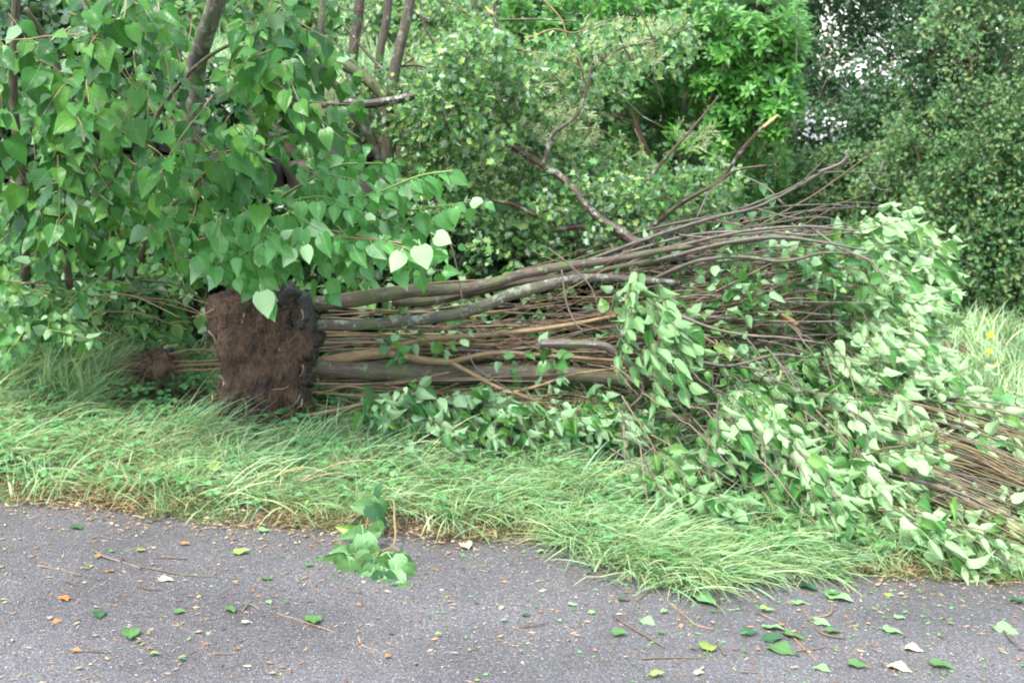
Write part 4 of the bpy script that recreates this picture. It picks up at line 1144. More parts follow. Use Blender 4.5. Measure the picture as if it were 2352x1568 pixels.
# darker leaves deep inside and sparse sprigs along the stems
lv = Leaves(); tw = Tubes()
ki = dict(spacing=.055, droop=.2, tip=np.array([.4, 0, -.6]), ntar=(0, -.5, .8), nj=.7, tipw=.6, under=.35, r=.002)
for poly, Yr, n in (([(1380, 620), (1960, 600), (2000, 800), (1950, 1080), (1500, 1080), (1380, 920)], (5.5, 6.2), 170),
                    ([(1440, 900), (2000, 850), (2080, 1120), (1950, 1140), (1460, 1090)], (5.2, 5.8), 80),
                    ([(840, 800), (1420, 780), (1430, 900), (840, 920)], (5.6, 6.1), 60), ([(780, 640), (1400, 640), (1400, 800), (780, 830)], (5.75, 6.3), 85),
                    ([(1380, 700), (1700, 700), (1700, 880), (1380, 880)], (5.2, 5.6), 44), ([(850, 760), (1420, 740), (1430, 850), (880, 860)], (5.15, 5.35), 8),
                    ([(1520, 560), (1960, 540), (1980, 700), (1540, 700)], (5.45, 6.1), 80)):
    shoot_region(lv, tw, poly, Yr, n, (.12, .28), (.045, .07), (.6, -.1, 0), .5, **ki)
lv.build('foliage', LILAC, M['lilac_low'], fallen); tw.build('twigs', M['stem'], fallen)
one_tube('torn_wood', [(1795, 722), (1815, 735), (1832, 745)], 5.45, [9, 14, 9], M['raw_wood'], fallen, 7, .15)
one_tube('torn_wood', [(1795, 850), (1792, 865), (1788, 880)], 5.0, [6, 7, 4], M['pale_root'], fallen, 6, .1)

# small root clump beside it
root = empty('small_root_clump', P(350, 860, 5.55), 'small torn root clump with a few short stems left of the big root plate', 'root clump')
c2 = P(345, 838, 5.5)
b2 = clod('roots_and_soil', c2, (.21, .16, .09), root, 6.1, (120, 80), 1.1, .055)
clod('soil_clod', P(378, 818, 5.5), (.09, .09, .09), b2, 9.9, (60, 40), .9, .03, M['humus'])
clod('soil_clod', P(305, 850, 5.5), (.09, .09, .05), b2, 4.4, (60, 40), .9, .03)
hr = Tubes(); hair(hr, c2, (.22, .18, .10), 200, (.03, .12), .0009); hr.build('fine_roots', M['twig_red'], b2)
for pth, th in (([(360, 820), (430, 812), (520, 806)], [5, 4]), ([(360, 828), (440, 830), (520, 826)], [6, 5]), ([(370, 845), (440, 838), (530, 836)], [9, 8]), ([(370, 852), (450, 850), (530, 845)], [8, 6]),
                ([(380, 815), (440, 803), (500, 805)], [4, 3]), ([(320, 845), (300, 835), (285, 822)], [6, 3])):
    one_tube('stem', pth, 5.48, th, M['stem'] if th[0] > 5 else M['twig_red'], root, 6, .06)

# second fallen bundle at lower right
root = empty('fallen_stem_bundle', P(2250, 1200, 5.0), 'second fallen shrub, a bundle of thin reddish stems running off the lower right edge', 'fallen shrub')
ex = Tubes(); ex2 = Tubes()
for k in range(210):
    x0 = rng.uniform(1990, 2130); s_ = rng.uniform(0, 1); y0 = 900 + s_ * 250 + rng.normal(0, 10)
    slope = .42 + rng.normal(0, .07) - .1 * (1 - s_); n_ = 6; t = np.linspace(0, 1, n_); l = rng.uniform(250, 520)
    path = np.stack([x0 + l * t, y0 + l * t * slope - 12 * np.sin(t * 3) + np.cumsum(rng.normal(0, 3.5, n_))], 1)
    Ya = Yfront(0, y0) + rng.uniform(.1, .5); th = rng.uniform(3, 7)
    mat = [M['stem'], M['stem'], M['twig_dark']][k % 3]
    pts = pix(path, (Ya, Ya - .55))
    pts[:, 2] = np.maximum(pts[:, 2], gz(pts[:, 0], pts[:, 1]) + .04)
    if k < 80:
        tt = Tubes(); tt.add(pts, rp([th, th, th * .5], 5), 6, .04, 4, True); tt.build('stem', mat, root)
    else: (ex if k % 2 else ex2).add(pts, rp([4, 2], 5), 4, 0, 3)
ex.build('twigs', M['stem'], root); ex2.build('twigs', M['twig_dark'], root)
lv = Leaves(); tw = Tubes()
kk = dict(kc); kk['under'] = .65
shoot_region(lv, tw, [(2110, 940), (2360, 960), (2420, 1120), (2240, 1060), (2100, 1010)], lambda a, b: Yfront(a, b) + rng.uniform(0, .3), 22, (.12, .25), (.055, .08), (.6, -.3, -.3), .3, **kk)
shoot_region(lv, tw, [(2130, 1110), (2420, 1180), (2420, 1290), (2200, 1260)], lambda a, b: max(4.5, Yfront(a, b) + rng.uniform(-.1, .25)), 46, (.12, .3), (.055, .08), (.6, -.3, -.3), .3, **kk)
shoot_region(lv, tw, [(2050, 1180), (2420, 1260), (2420, 1300), (2150, 1270)], lambda a, b: 4.55 + rng.uniform(-.1, .2), 30, (.1, .2), (.05, .075), (.6, -.3, -.2), .3, **kk)
lv.build('foliage', LILAC, M['lilac_crown'], root, fold=(.2, .8), curl=(.1, .8)); tw.build('twigs', M['twig_red'], root)
# scrap of old thorn twig, long and bare
t = Tubes(); t.add(pix([(1003, 455), (1018, 500), (1035, 560), (1050, 620), (1062, 690)], 5.1), rp([5, 5, 3], 5.1), 6, .1, 6, True)
tag(origin(t.build('bare_twig', M['twig_red']), P(1062, 690, 5.1)), 'single long bare brown twig standing upright in front of the fallen trunks', 'twig')

# ================================================================== GRASS
def blades(name, root_p, az, lean, bend, L, w, mat, parent=None, rings=6):
    k = len(root_p); t = np.linspace(0, 1, rings)
    pos = [root_p]; th = lean.copy(); p = root_p.copy()
    hd = np.stack([np.cos(az), np.sin(az), 0 * az], -1)
    for i in range(1, rings):
        th = lean + bend * (i / (rings - 1)) ** 1.2
        p = p + (hd * np.sin(th)[:, None] + UP * np.cos(th)[:, None]) * (L / (rings - 1))[:, None]
        g = gz(p[:, 0], p[:, 1]) if i > 1 else None
        if g is not None:
            g = np.maximum(g, road_z(p[:, 0]) + .004) + .004 + .05 * rng.random(k) * (i / rings)
            p[:, 2] = np.maximum(p[:, 2], g)
        pos.append(p.copy())
    pos = np.stack(pos, 1)
    side = np.stack([-np.sin(az), np.cos(az), rng.normal(0, .5, k)], -1); side = nrm(side)
    wd = w[:, None] * (1 - t[None] ** 1.7 * .9) * .5
    Lf = pos - side[:, None] * wd[..., None]; Rt = pos + side[:, None] * wd[..., None]
    V = np.stack([Lf, Rt], 2).reshape(-1, 3)
    b = (np.arange(k) * rings * 2)[:, None] + np.arange(rings - 1)[None] * 2
    f = np.stack([b, b + 1, b + 3, b + 2], -1).reshape(-1, 4)
    return build(name, V, f, mat=mat, parent=parent)


def bulge(x): return .36 * np.exp(-((x - .50) / .27) ** 2) + .1 * np.exp(-((x - .95) / .2) ** 2)


def tufts(n, per, xr, yfun, Lr, lean, bend, azf, sp=.035, w=(.003, .009)):
    cx = rng.uniform(*xr, n); cy = yfun(cx, rng.random(n))
    kp = ~(((cx + 1.02) / .36) ** 2 + ((cy - 5.35) / .27) ** 2 < 1) & ~(((cx + 1.55) / .27) ** 2 + ((cy - 5.42) / .26) ** 2 < 1)
    cx, cy = cx[kp], cy[kp]; n = len(cx)
    az = azf(cx, cy) + rng.normal(0, .55, n)
    x = np.repeat(cx, per) + rng.normal(0, sp, n * per); y = np.repeat(cy, per) + rng.normal(0, sp, n * per)
    a = np.repeat(az, per) + rng.normal(0, .6, n * per)
    z = np.maximum(gz(x, y), road_z(x) + .004)
    l = np.repeat(rng.uniform(.6, 1, n), per) * rng.uniform(*Lr, n * per)
    return np.stack([x, y, z], -1), a, rng.uniform(*lean, n * per), rng.uniform(*bend, n * per), l, w[0] + (w[1] - w[0]) * rng.random(n * per) ** 2


def azf(x, y):
    e = y - edge_y(x)
    p = np.stack([x, y, 0 * x], -1)
    a = -.05 - 1.0 * sm(.9, .1, e) * sm(-1.6, -.2, x) + .9 * fnoise(p, 2.2, 3.3) + .5 * fnoise(p, 6, 1.)
    return a


yv = lambda x, u: edge_y(x) - bulge(x) + .03 + u ** 1.1 * (6.55 - edge_y(x)) * np.where(x > .2, .5, 1)
def cat(*a): return [np.concatenate(z) for z in zip(*a)]


g5 = tufts(120, 16, (-2.9, -1.8), lambda x, u: 5.35 + u * .45, (.3, .55), (.15, .7), (.5, 1.1), azf)
g1 = tufts(1350, 15, (-2.7, .6), lambda x, u: edge_y(x) - bulge(x) + .10 + u * 1.66, (.14, .36), (.5, 1.2), (.5, 1.1), azf)
g2 = tufts(800, 14, (-.2, 2.4), lambda x, u: edge_y(x) - bulge(x) + .14 + u * (.75 - .35 * sm(.1, .9, x)), (.12, .32), (.5, 1.2), (.5, 1.1), azf)
g3 = tufts(600, 12, (-2.9, 2.6), yv, (.08, .18), (.1, .8), (.2, .9), lambda x, y: rng.uniform(-3, 3, len(x)))
g4 = tufts(190, 13, (.15, 1.05), lambda x, u: edge_y(x) - bulge(x) * (.3 + .7 * u) + .08, (.15, .33), (.7, 1.3), (.4, .8), lambda x, y: -1.0 + 0 * x + rng.normal(0, .7, len(x)), .05)
o = blades('verge_grass', *cat(g1, g2, g3, g4, g5), M['grass'])
tag(o, 'long wind flattened green grass on the verge between the road and the fallen shrub', 'grass', kind='stuff')
s1 = tufts(900, 9, (-2.9, 2.8), lambda x, u: edge_y(x) - bulge(x) * .8 + .02 + u ** 1.6 * .7, (.06, .22), (.5, 1.4), (.2, .9), azf, w=(.002, .004))
s2 = tufts(330, 9, (-2.7, 1.6), lambda x, u: edge_y(x) - bulge(x) * .6 + .2 + u * np.where(x > .4, .4, 1.), (.15, .34), (.8, 1.4), (.2, .5), azf, w=(.002, .004))
tag(blades('dead_grass', *cat(s1, s2), M['straw']), 'straw coloured dead grass fringing the edge of the asphalt', 'grass', kind='stuff')
b1 = tufts(420, 26, (1.2, 4.6), lambda x, u: 5.2 + u * 4.4, (.12, .34), (.2, 1.), (.3, 1.), lambda x, y: rng.uniform(-3, 3, len(x)), .06, (.005, .009))
tag(blades('far_grass', *b1, M['grass']), 'rough grass patch in front of the dark hawthorn bush at right', 'grass', kind='stuff')
b2 = tufts(700, 26, (-4.5, .4), lambda x, u: 7.0 + u * 4.2, (.14, .34), (.1, .9), (.3, 1.), lambda x, y: rng.uniform(-3, 3, len(x)), .07, (.005, .01))
tag(blades('bank_grass', *b2, M['grass']), 'bright grass on the bank above the stone wall', 'grass', kind='stuff')
b3 = tufts(8, 9, (.75, .95), lambda x, u: 6.9 + u * .3, (.5, .8), (.02, .18), (.1, .6), lambda x, y: rng.uniform(-3, 3, len(x)), .03, (.006, .009))
tag(blades('tall_grass_clump', *b3, M['grass']), 'few tall upright grass blades behind the lichened hawthorn limb', 'grass clump')

# clover and small weeds
lv = Leaves()
n = 8000; x = rng.uniform(-2.8, 2.8, n); u = rng.random(n)
y = edge_y(x) - bulge(x) * .9 + .06 + u * np.where(x > .3, .8, 1.7)
p = np.stack([x, y, np.maximum(gz(x, y), road_z(x)) + rng.uniform(.015, .085, n) * sm(-.1, .2, y - edge_y(x) + .2 + bulge(x))], -1)
keep = fnoise(p, 3.0, 6.) + .4 * rng.normal(0, 1, n) > -.05; p = p[keep]; n = len(p)
for k in range(3):
    a = rng.uniform(0, 6.3, n) if k == 0 else a + 2.09
    lv.add(p, np.stack([np.cos(a), np.sin(a), rng.uniform(-.1, .3, n)], -1), jit(np.array([0, -.35, 1]), .25, n), rng.uniform(.011, .03, n))
tag(lv.build('clover', ROUND, M['clover']), 'clover and small round leaved weeds growing through the verge grass', 'clover', kind='stuff')

# litter on the road margin and grit on the asphalt
def chips(name, x, y, sz, mat, lab, cat, elong=(1.5, 6)):
    n = len(x); a = rng.uniform(0, 6.3, n); z = np.maximum(gz(x, y), road_z(x) + .004) + .0015 + rng.uniform(0, .004, n)
    d = np.stack([np.cos(a), np.sin(a), rng.normal(0, .12, n)], -1); s = np.stack([-np.sin(a), np.cos(a), rng.normal(0, .15, n)], -1)
    c = np.stack([x, y, z], -1); l = sz[:, None]; w = l / rng.uniform(*elong, (n, 1)); h = np.array([0, 0, 1.]) * w * .35
    V = np.stack([c - d * l * .5 - s * w * .3, c + d * l * .2 - s * w * .5, c + d * l * .5 + s * w * .2, c - d * l * .1 + s * w * .5, c + h], 1).reshape(-1, 3)
    b = (np.arange(n) * 5)[:, None, None]
    f = (np.array([(0, 1, 4), (1, 2, 4), (2, 3, 4), (3, 0, 4)])[None] + b).reshape(-1, 3)
    return tag(build(name, V, None, f, mat=mat, smooth=False), lab, cat, kind='stuff')


n = 12000; x = rng.uniform(-2.7, 2.7, n); e = -np.abs(rng.normal(0, .15, n)) + .2
chips('road_edge_litter', x, edge_y(x) + e - bulge(x) * .25 * rng.random(n), rng.uniform(.005, .024, n), M['litter'], 'brown and straw coloured plant litter along the asphalt edge', 'litter')
n = 8500; x = rng.uniform(-2.6, 2.6, n); y = edge_y(x) - rng.random(n) ** 1.15 * 1.75
chips('scattered_chips', x, y, rng.uniform(.004, .022, n) * rng.choice([.6, 1, 1.3], n), M['litter'], 'tiny orange brown plant scraps scattered over the asphalt', 'litter', (1.5, 8))
n = 5000; x = rng.uniform(-2.6, 2.6, n); y = 2.4 + rng.random(n) * 1.9
chips('grit', x, y, rng.uniform(.002, .006, n), M['grit'], 'pale grit specks embedded in the asphalt', 'grit', (1, 1.8))
n = 300; x = rng.normal(.9, .8, n); y = edge_y(x) - .1 - np.abs(rng.normal(0, .5, n))
chips('green_scraps', x, y, rng.uniform(.006, .022, n), M['clover'], 'shredded green leaf scraps on the asphalt below the crown', 'litter', (1.2, 3))

# ================================================================== SINGLE LEAVES AND TWIGS
def flat_mat(name, a, b, **k): return leaf_mat(name, [a, tuple(c * 1.2 for c in a)], b, .45, .15, True, .45, **k)


LM = {'green': flat_mat('loose_green', (.08, .18, .05), (.14, .26, .11)), 'lime': flat_mat('loose_lime', (.24, .42, .08), (.28, .44, .13)),
      'pale': flat_mat('loose_pale', (.20, .38, .15), (.30, .46, .24)), 'orange': flat_mat('loose_orange', (.42, .18, .06), (.42, .24, .11)),
      'cream': flat_mat('loose_cream', (.5, .42, .28), (.55, .48, .36)), 'dark': flat_mat('loose_dark', (.03, .10, .035), (.08, .17, .075)),
      'olive': flat_mat('loose_olive', (.20, .28, .05), (.22, .32, .10)), 'brown': flat_mat('loose_brown', (.12, .05, .035), (.14, .07, .05))}
z7 = lambda x, y: (x * .4883, 976.2 + y * .4883)
z8 = lambda x, y: (1148.4 + x * .5117, 976.2 + y * .5117)


def loose_leaf(px, py, Lpx, ang, m, label, group=None, lift=.005, tmpl=None):
    g = G(px, py); s = .82 * Lpx / F * np.linalg.norm(g - [0, 0, CAMZ]) * (1.0 if abs(math.sin(ang)) < .6 else 1.3)
    d = np.array([math.cos(ang), math.sin(ang), 0])
    lv = Leaves(); lv.add(g + [0, 0, lift + .004] - d * s * .5, nrm(d + [0, 0, .04]), jit(np.array([0, 0, 1]), .12) * (1 if rng.random() < .6 else 1), s)
    o = lv.build('loose_leaf', tmpl or LILAC, LM[m], None, fold=(.05, .35), curl=(-.05, .25), wave=.1)
    o.data.transform(__import__('mathutils').Matrix.Translation(Vector((0, 0, .003))))
    origin(o, g)
    return tag(o, label, 'leaf', group or 'loose leaves lying on the asphalt')


uniq = [
    (z7(1140, 610), 42, .2, 'lime', 'bright lime leaf lying flat on the asphalt left of the leafy sprig'),
    (z7(875, 573), 24, 0, 'orange', 'small orange oval leaf on the upper left asphalt'),
    (z7(785, 740), 42, -.4, 'cream', 'crumpled cream leaf beside the long dark twig at left'),
    (z7(520, 703), 28, .1, 'orange', 'orange brown leaf just below the long dark twig at left'),
    (z7(670, 603), 24, .3, 'olive', 'round olive yellow leaf above the long dark twig'),
    (z7(1262, 738), 32, 0, 'green', 'small bright green leaf midway between the long twig and the leafy sprig'),
    (z7(620, 1000), 48, -1.2, 'green', 'tattered heart shaped green leaf at lower left'),
    (z7(1475, 935), 42, -1.4, 'green', 'round green leaf crossed by a thin brown twig'),
    (z7(365, 1083), 30, .1, 'orange', 'burnt orange leaf at the bottom left'),
    (z7(310, 830), 28, -.8, 'orange', 'curled orange leaf on the left asphalt above the tattered green leaf'),
    (z7(1160, 943), 22, .2, 'cream', 'cream leaf fragment at the lower middle left'),
    (z7(2195, 583), 34, -1.2, 'cream', 'pale pinkish leaf at the grass edge right of the leafy sprig'),
    (z7(1245, 507), 34, -.1, 'pale', 'pale leaf near the road edge above the lime leaf'),
    (z8(330, 822), 28, -.1, 'pale', 'pale oval leaf on bare asphalt left of the grass tongue'),
    (z8(195, 580), 34, .2, 'pale', 'pale leaf at the lip of the grass tongue'),
    (z8(180, 485), 42, .1, 'green', 'round soft green leaf resting on the grass edge'),
    (z8(925, 800), 66, -.9, 'pale', 'longest pale green leaf sticking out below the grass tongue'),
    (z8(1230, 975), 56, .1, 'dark', 'large glossy dark leaf in the leaf heap on the asphalt'),
    (z8(1270, 1025), 56, -.9, 'green', 'drooping green leaf at the bottom of the leaf heap'),
    (z8(1240, 925), 58, -.3, 'pale', 'pale leaf topping the leaf heap on the asphalt'),
    (z8(1320, 965), 48, -.8, 'green', 'narrow green leaf on the right side of the leaf heap'),
    (z8(1125, 945), 38, .1, 'dark', 'dark blue green leaf just left of the leaf heap'),
    (z8(1765, 935), 52, -.5, 'pale', 'pale green leaf lying alone on the right asphalt'),
    (z8(1795, 880), 30, -.3, 'pale', 'narrow pale leaf above the lone right hand leaf'),
    (z8(1860, 1025), 48, -.6, 'cream', 'cream coloured leaf at lower right'),
    (z8(1800, 1105), 48, -.7, 'cream', 'second cream leaf pointing to the bottom edge'),
    (z8(1445, 1110), 46, -.8, 'pale', 'pale green leaf at the bottom right of centre'),
    (z8(1610, 1095), 52, -.4, 'green', 'green leaf beside the cream leaf pointing to the bottom edge'),
    (z8(1985, 1095), 46, -.7, 'green', 'green leaf below the upper cream leaf at lower right'),
    (z8(925, 1000), 46, 1.5, 'olive', 'heart shaped olive leaf standing out left of the leaf heap'),
    (z8(710, 1130), 38, .1, 'lime', 'yellow green leaf at the bottom edge of the middle'),
    (z8(1345, 810), 40, .05, 'pale', 'narrow pale leaf hooked on a reddish twig'),
    (z8(1200, 838), 36, -.2, 'lime', 'lime leaf behind the leaf heap'),
    (z8(1530, 785), 56, -.7, 'pale', 'broad pale leaf on a short reddish twig at right'),
    (z8(1500, 770), 44, .2, 'green', 'green leaf paired with the broad pale leaf at right'),
    (z8(1390, 745), 44, -.9, 'dark', 'dark green folded leaf near the grass edge at right'),
    (z8(1675, 625), 36, -.9, 'green', 'green leaf on the litter strip at right'),
    (z8(1910, 640), 40, -.8, 'green', 'green leaf on the right part of the litter strip'),
    (z8(1750, 778), 24, -.1, 'lime', 'small yellow green leaf alone on the right asphalt'),
    (z8(2330, 800), 42, -.4, 'dark', 'dark green leaf at the right picture edge'),
    (z8(2280, 935), 50, -.8, 'pale', 'long pale leaf near the right picture edge'),
    (z8(1450, 905), 44, -.5, 'pale', 'ragged pale leaf right of the leaf heap'),
    (z8(1500, 935), 40, .1, 'green', 'ragged green leaf overlapping the ragged pale leaf'),
    (z8(670, 900), 38, -.8, 'pale', 'pale ragged leaf left of the heart shaped olive leaf'),
    (z8(540, 945), 42, -.3, 'green', 'green ragged leaf beside the thin curved twig'),
    (z8(780, 738), 32, -.3, 'pale', 'pale leaf tucked under the end of the grass tongue'),
    (z8(1145, 705), 26, -.5, 'lime', 'lemon yellow leaf beside the dangling grass blades'),
    (z8(1570, 715), 34, -.5, 'pale', 'pale round leaf under the litter strip at right'),
    (z8(895, 1128), 26, 0, 'cream', 'small cream leaf at the bottom edge'),
    (z7(470, 905), 34, -1.1, 'dark', 'dark green sprig leaf on the left asphalt'),
    (z7(370, 497), 34, -.4, 'dark', 'dark green scrap leaf at the upper left road edge'),
    (z7(1090, 885), 30, -.9, 'green', 'feathery green leaf below the bright green leaf'),
    (z7(850, 893), 30, .2, 'green', 'crumpled green leaf on the lower left asphalt'),
    (z7(735, 1088), 26, .2, 'lime', 'yellow green leaf at the bottom left'),
]
for (pp, L, a, m, lab) in uniq: loose_leaf(pp[0], pp[1], L, a, m, lab)
for k in range(46):
    x = 1148 + rng.random() * 1200 if k % 3 else rng.uniform(0, 1148); yy = rng.uniform(1380, 1560) if x > 1150 else rng.uniform(1250, 1560)
    m = rng.choice(['green', 'pale', 'green', 'lime', 'orange', 'dark'])
    w_ = {'green': 'green', 'pale': 'pale green', 'lime': 'yellow green', 'orange': 'orange brown', 'dark': 'dark green'}[m]
    loose_leaf(x, yy, rng.uniform(9, 20), rng.uniform(-3, 3), m, 'tiny %s leaf scrap on the grey asphalt' % w_, 'tiny %s leaf scraps' % w_)
# leaves lying on the grass
for (a, b, L, an, m, lab) in ((440, 1092, 52, 1.2, 'pale', 'soft pale leaf lying on the grass at left'), (492, 1105, 42, -1.4, 'lime', 'lime green leaf hanging over the grass lip at left'),
                              (1770, 1240, 60, .1, 'green', 'broad green leaf on the grass tongue'), (1910, 1235, 60, -1.2, 'pale', 'pale leaf pair top leaf at the grass below the crown'),
                              (1940, 1245, 58, -.9, 'pale', 'second leaf of the pale pair at the grass below the crown'), (1425, 1180, 40, 0, 'pale', 'small pale leaf on the grass below the crown edge'),
                              (595, 1165, 40, -1.2, 'green', 'green leaf at the grass lip left of the leafy sprig'), (700, 1190, 26, -1.2, 'lime', 'lime leaf at the grass lip close to the leafy sprig')):
    loose_leaf(a, b, L, an, m, lab, 'loose leaves lying on the grass', .05)


def loose_twig(pts, th, mat, label, lift=.004):
    g = np.array([G(*p) for p in pts]); g[:, 2] += lift + .003
    t = Tubes(); t.add(g, [1.45 * q for q in rp(th, float(g[:, 1].mean()) * 1.04)], 6, .12, 5, True)
    return tag(origin(t.build('loose_twig', mat), g[0]), label, 'twig', 'loose twigs on the asphalt')


R_, D_ = M['twig_red'], M['twig_dark']
tws = [([z7(445, 600), z7(500, 630), z7(600, 660), z7(660, 683)], [5, 4], D_, 'long dark twig upper half lying on the left asphalt'),
       ([z7(650, 672), z7(750, 690), z7(860, 712), z7(1020, 722)], [4, 3], D_, 'thin straight continuation of the long dark twig'),
       ([z7(190, 672), z7(280, 690), z7(380, 715)], [4, 3], R_, 'reddish twig at far left below the grass edge'),
       ([z7(720, 633), z7(800, 634), z7(880, 638)], [2, 2], R_, 'short thin twig above the crumpled cream leaf'),
       ([z7(620, 755), z7(690, 778), z7(760, 780)], [3, 2], R_, 'short reddish twig left of the crumpled cream leaf'),
       ([z7(1300, 895), z7(1400, 925), z7(1490, 955), z7(1580, 985)], [4, 3], R_, 'brown twig lying across the round green leaf'),
       ([z7(1685, 1005), z7(1710, 1050), z7(1780, 1070)], [3, 4, 2], M['pale_root'], 'pale hooked twig below the leafy sprig'),
       ([z7(810, 945), z7(870, 970), z7(920, 988)], [4, 3], D_, 'short dark twig on the lower left asphalt'),
       ([z7(330, 1072), z7(450, 1075), z7(520, 1080)], [3, 2], R_, 'thin straw like twig beside the burnt orange leaf'),
       ([z7(950, 1092), z7(1020, 1085), z7(1095, 1086)], [3, 2], R_, 'thin reddish twig at the bottom left of centre'),
       ([z7(640, 485), z7(720, 460), z7(800, 430)], [5, 4], M['bark_lichen'], 'grey lichened twig at the left road edge'),
       ([z7(1605, 785), z7(1700, 800)], [2, 2], R_, 'tiny straight twig left of the sprig base'),
       ([z7(1150, 845), z7(1190, 855), z7(1230, 885)], [5, 3], D_, 'short thick dark twig crossing another near the bottom'),
       ([z7(1140, 885), z7(1165, 850)], [4, 3], D_, 'stub crossing the short thick dark twig'),
       ([z7(310, 740), z7(370, 765)], [3, 2], R_, 'tiny twig under the reddish far left twig'),
       ([z7(590, 600), z7(715, 565)], [2, 2], R_, 'hair thin twig pointing to the small orange oval leaf'),
       ([z8(740, 785), z8(820, 855), z8(880, 905), z8(960, 925)], [4, 3], R_, 'curved reddish twig below the grass tongue'),
       ([z8(510, 865), z8(620, 935), z8(740, 1005)], [4, 3], R_, 'thin curved twig beside the green ragged leaf'),
       ([z8(1170, 855), z8(1260, 900), z8(1330, 975), z8(1420, 1065)], [4, 3], R_, 'long reddish twig passing the leaf heap'),
       ([z8(1345, 810), z8(1400, 890), z8(1450, 945), z8(1550, 965)], [4, 3], R_, 'reddish twig bending under the ragged pale leaf'),
       ([z8(1070, 755), z8(1140, 772), z8(1200, 790)], [3, 2], R_, 'short twig right below the grass tongue'),
       ([z8(990, 740), z8(1040, 785), z8(1090, 830)], [4, 3], D_, 'dark twig slanting from the grass tongue toward the leaf heap'),
       ([z8(610, 800), z8(740, 715), z8(860, 645)], [4, 3], R_, 'straight reddish twig lying up over the grass tongue'),
       ([z8(70, 915), z8(150, 910), z8(215, 895)], [3, 2], R_, 'curved thin twig at the middle of the road'),
       ([z8(1380, 875), z8(1480, 855), z8(1490, 790)], [4, 3], R_, 'hooked twig carrying the broad pale leaf'),
       ([z8(1330, 1020), z8(1430, 1010), z8(1490, 990)], [3, 2], R_, 'thin twig running right from the leaf heap'),
       ([z8(640, 1055), z8(850, 1052), z8(1060, 1050)], [3, 2], R_, 'long thin straight twig under the heart shaped olive leaf'),
       ([z8(1080, 1115), z8(1150, 1120)], [4, 3], D_, 'dark stub twig at the bottom middle right'),
       ([z8(1280, 1100), z8(1400, 1138)], [3, 2], R_, 'thin twig at the bottom left of the bottom right leaves'),
       ([z8(2260, 930), z8(2290, 970), z8(2350, 1020)], [4, 4], D_, 'dark twig beside the long pale leaf at the right edge'),
       ([z8(1570, 1040), z8(1600, 1010), z8(1620, 980)], [6, 5], D_, 'knobbly brown twig fragment between the two lower right leaf groups'),
       ([z8(975, 985), z8(1010, 1040)], [6, 4], D_, 'short dark stub right of the heart shaped olive leaf'),
       ([z8(975, 740), z8(980, 800), z8(985, 870)], [5, 4], D_, 'short vertical dark twig under the longest pale leaf'),
       ([z8(1860, 1105), z8(1950, 1150)], [3, 2], R_, 'thin reddish twig in the lower right corner'),
       ([z8(1150, 1032), z8(1225, 1045)], [4, 3], D_, 'small dark twig below the leaf heap')]
for a in tws: loose_twig(*a)

# broken leafy sprig standing on the road edge
root = empty('leafy_sprig', G(840, 1330), 'broken leafy lilac sprig lying on the asphalt and propped against the grass', 'sprig')
Ys = lambda py: 3.80 + (1360 - py) * .0021
def SP(x, y): px, py = z7(x, y); py += 12; return P(px, py, Ys(py))


sprig = [(1775, 285, 70, 1.5, 'dark'), (1695, 362, 90, 3.0, 'dark'), (1800, 362, 70, -.9, 'green'), (1775, 405, 100, -1.1, 'dark'), (1650, 500, 110, 2.9, 'dark'), (1630, 472, 80, 2.9, 'lime'),
         (1722, 572, 130, -1.4, 'pale'), (1560, 610, 100, 3.1, 'dark'), (1660, 600, 90, -1.2, 'green'), (1590, 655, 110, 3.0, 'pale'), (1650, 690, 110, -1.5, 'dark'), (1580, 700, 90, 2.9, 'lime'),
         (1720, 655, 110, 3.1, 'dark'), (1530, 708, 80, 3.2, 'dark'), (1820, 685, 110, .1, 'pale'), (1885, 665, 110, -.9, 'pale'), (1860, 720, 100, -1.6, 'pale'), (1725, 722, 80, -2., 'pale'),
         (1800, 745, 120, -1.6, 'dark'), (1845, 775, 110, 3.4, 'pale'), (1912, 765, 80, -1.4, 'green'), (1930, 622, 70, -.9, 'green'), (1790, 622, 90, 3.0, 'dark'), (1760, 482, 60, -1.3, 'green'),
         (1600, 575, 80, 3.0, 'pale'), (1700, 520, 80, -2.4, 'green'), (1690, 630, 100, -2.6, 'green'), (1840, 620, 80, .4, 'lime'), (1750, 690, 100, -1.7, 'green'), (1880, 590, 60, .8, 'green')]
t = Tubes()
main = [SP(1770, 330), SP(1790, 330), SP(1850, 330), SP(1855, 420), SP(1860, 500), SP(1840, 550), SP(1780, 575), SP(1770, 640), SP(1800, 690)]
t.add(np.array(main), rp([3, 5, 6, 5, 4], 4), 7, .1, 5, True)
t.add(np.array([SP(1850, 548), SP(1885, 570), SP(1895, 620)]), rp([4, 3], 4), 6, .05)
t.add(np.array([SP(1790, 330), SP(1740, 380), SP(1720, 470), SP(1710, 560), SP(1690, 640), SP(1610, 690)]), rp([3, 3, 2], 4), 6, .05)
t.build('stem', M['stem'], root)
t = Tubes()
for k in range(8):
    q0, q1 = SP(1770 + 10 * k, 560 + 15 * k), SP(1560 + 45 * k, 620 + 18 * k)
    t.add(np.array([q0, (q0 + q1) / 2 + [0, -.01, .012], q1]), rp([2.5, 1.5], 4), 5, .05, 3)
t.build('leaf_stalks', M['stem'], root)
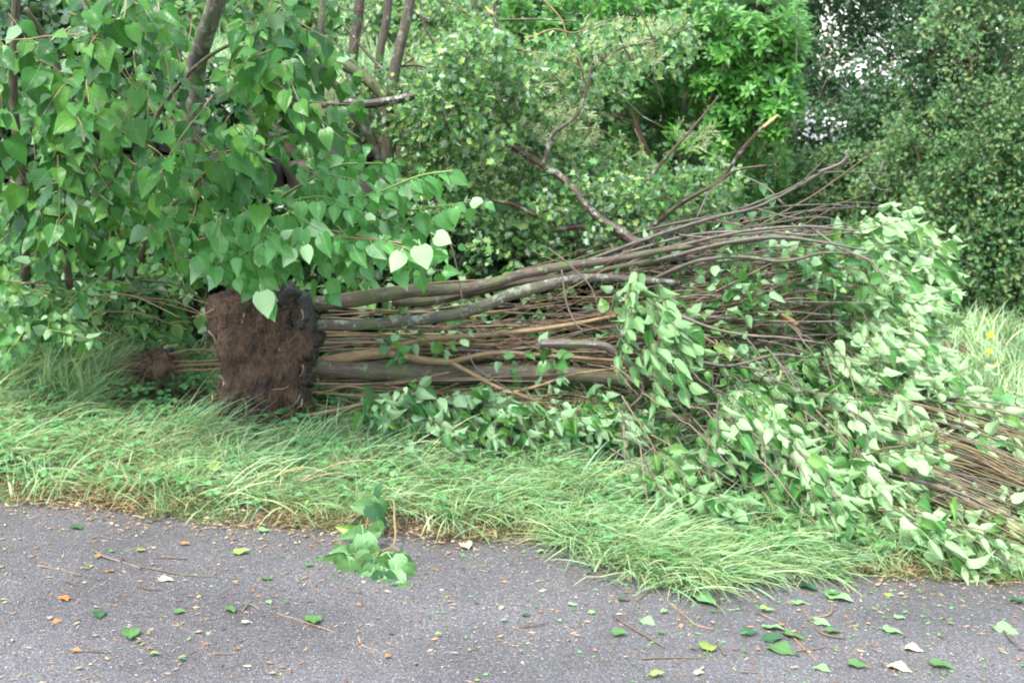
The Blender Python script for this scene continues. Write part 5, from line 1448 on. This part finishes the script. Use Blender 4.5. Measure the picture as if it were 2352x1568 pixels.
sprig += [(x + rng.normal(0, 35), y + rng.normal(0, 25), L * rng.uniform(.6, .95), a + rng.normal(0, .5), 'dark' if k % 3 else 'green') for k, (x, y, L, a, m) in enumerate(sprig[6:])]
for si, (x, y, L, a, m) in enumerate(sprig):
    if m == 'dark' and si % 3: m = 'green'
    c = SP(x, y); s = L * .4883 / F * 4.0 * 1.36
    d = nrm(np.array([math.cos(a), -.25, math.sin(a)])); lv = Leaves()
    lv.add(c - d * s * .5 + rng.normal(0, .008, 3) * [0, 1, 0], d, jit(np.array([.0, -.9, .7]), .28), s)
    lv.build('leaf', LILAC, LM[m], root, fold=(.15, .8), curl=(.1, .9))

# dry stalks, pale
for pts, lab in (([(692, 1105), (740, 1078), (800, 1060), (865, 1056)], 'pale dry grass stalk arching over the verge, upper one'),
                 ([(692, 1108), (735, 1092), (780, 1085), (805, 1092)], 'pale dry grass stalk bent down at its tip, lower one'),
                 ([(600, 1110), (650, 1085), (700, 1075)], 'orange brown dry stalk left of the pale ones')):
    t = Tubes(); t.add(pix(pts, 4.55), rp([5, 4, 2], 4.5), 5, .05, 5, True)
    g = P(pts[0][0], pts[0][1], 4.55)
    tag(origin(t.build('dry_stalk', M['pale_root'] if 'pale dry' in lab else M['raw_wood']), g), lab, 'dry stalk')

# yellow flowers
YM = simple_rand('petal', [(.75, .50, .02), (.8, .6, .03)], .5, .2)
for k, (a, b, lab) in enumerate(((2275, 770, 'uppermost yellow flower in the grass at the right edge'), (2272, 808, 'yellow flower just below the uppermost one in the right grass'),
                                 (2286, 838, 'yellow flower nearest the pale crown in the right grass'), (2215, 745, 'small orange yellow flower farthest left in the right grass'))):
    c = P(a, b, 7.0); g = c.copy(); g[2] = gz(c[0], c[1])
    r_ = empty('yellow_flower', g, lab, 'flower', 'yellow flowers in the grass')
    t = Tubes(); t.add(np.array([g, (g + c) / 2 + [.01, 0, 0], c]), [.0025, .002], 5, 0, 4, True); t.build('stem', M['green_stem'], r_)
    lv = Leaves()
    for q in range(6):
        an = q * 1.047; lv.add(c, nrm([math.cos(an), -.3, math.sin(an) * .8 + .3]), np.array([0, -.8, .6]), .020)
    lv.build('petals', ROUND, YM, r_)
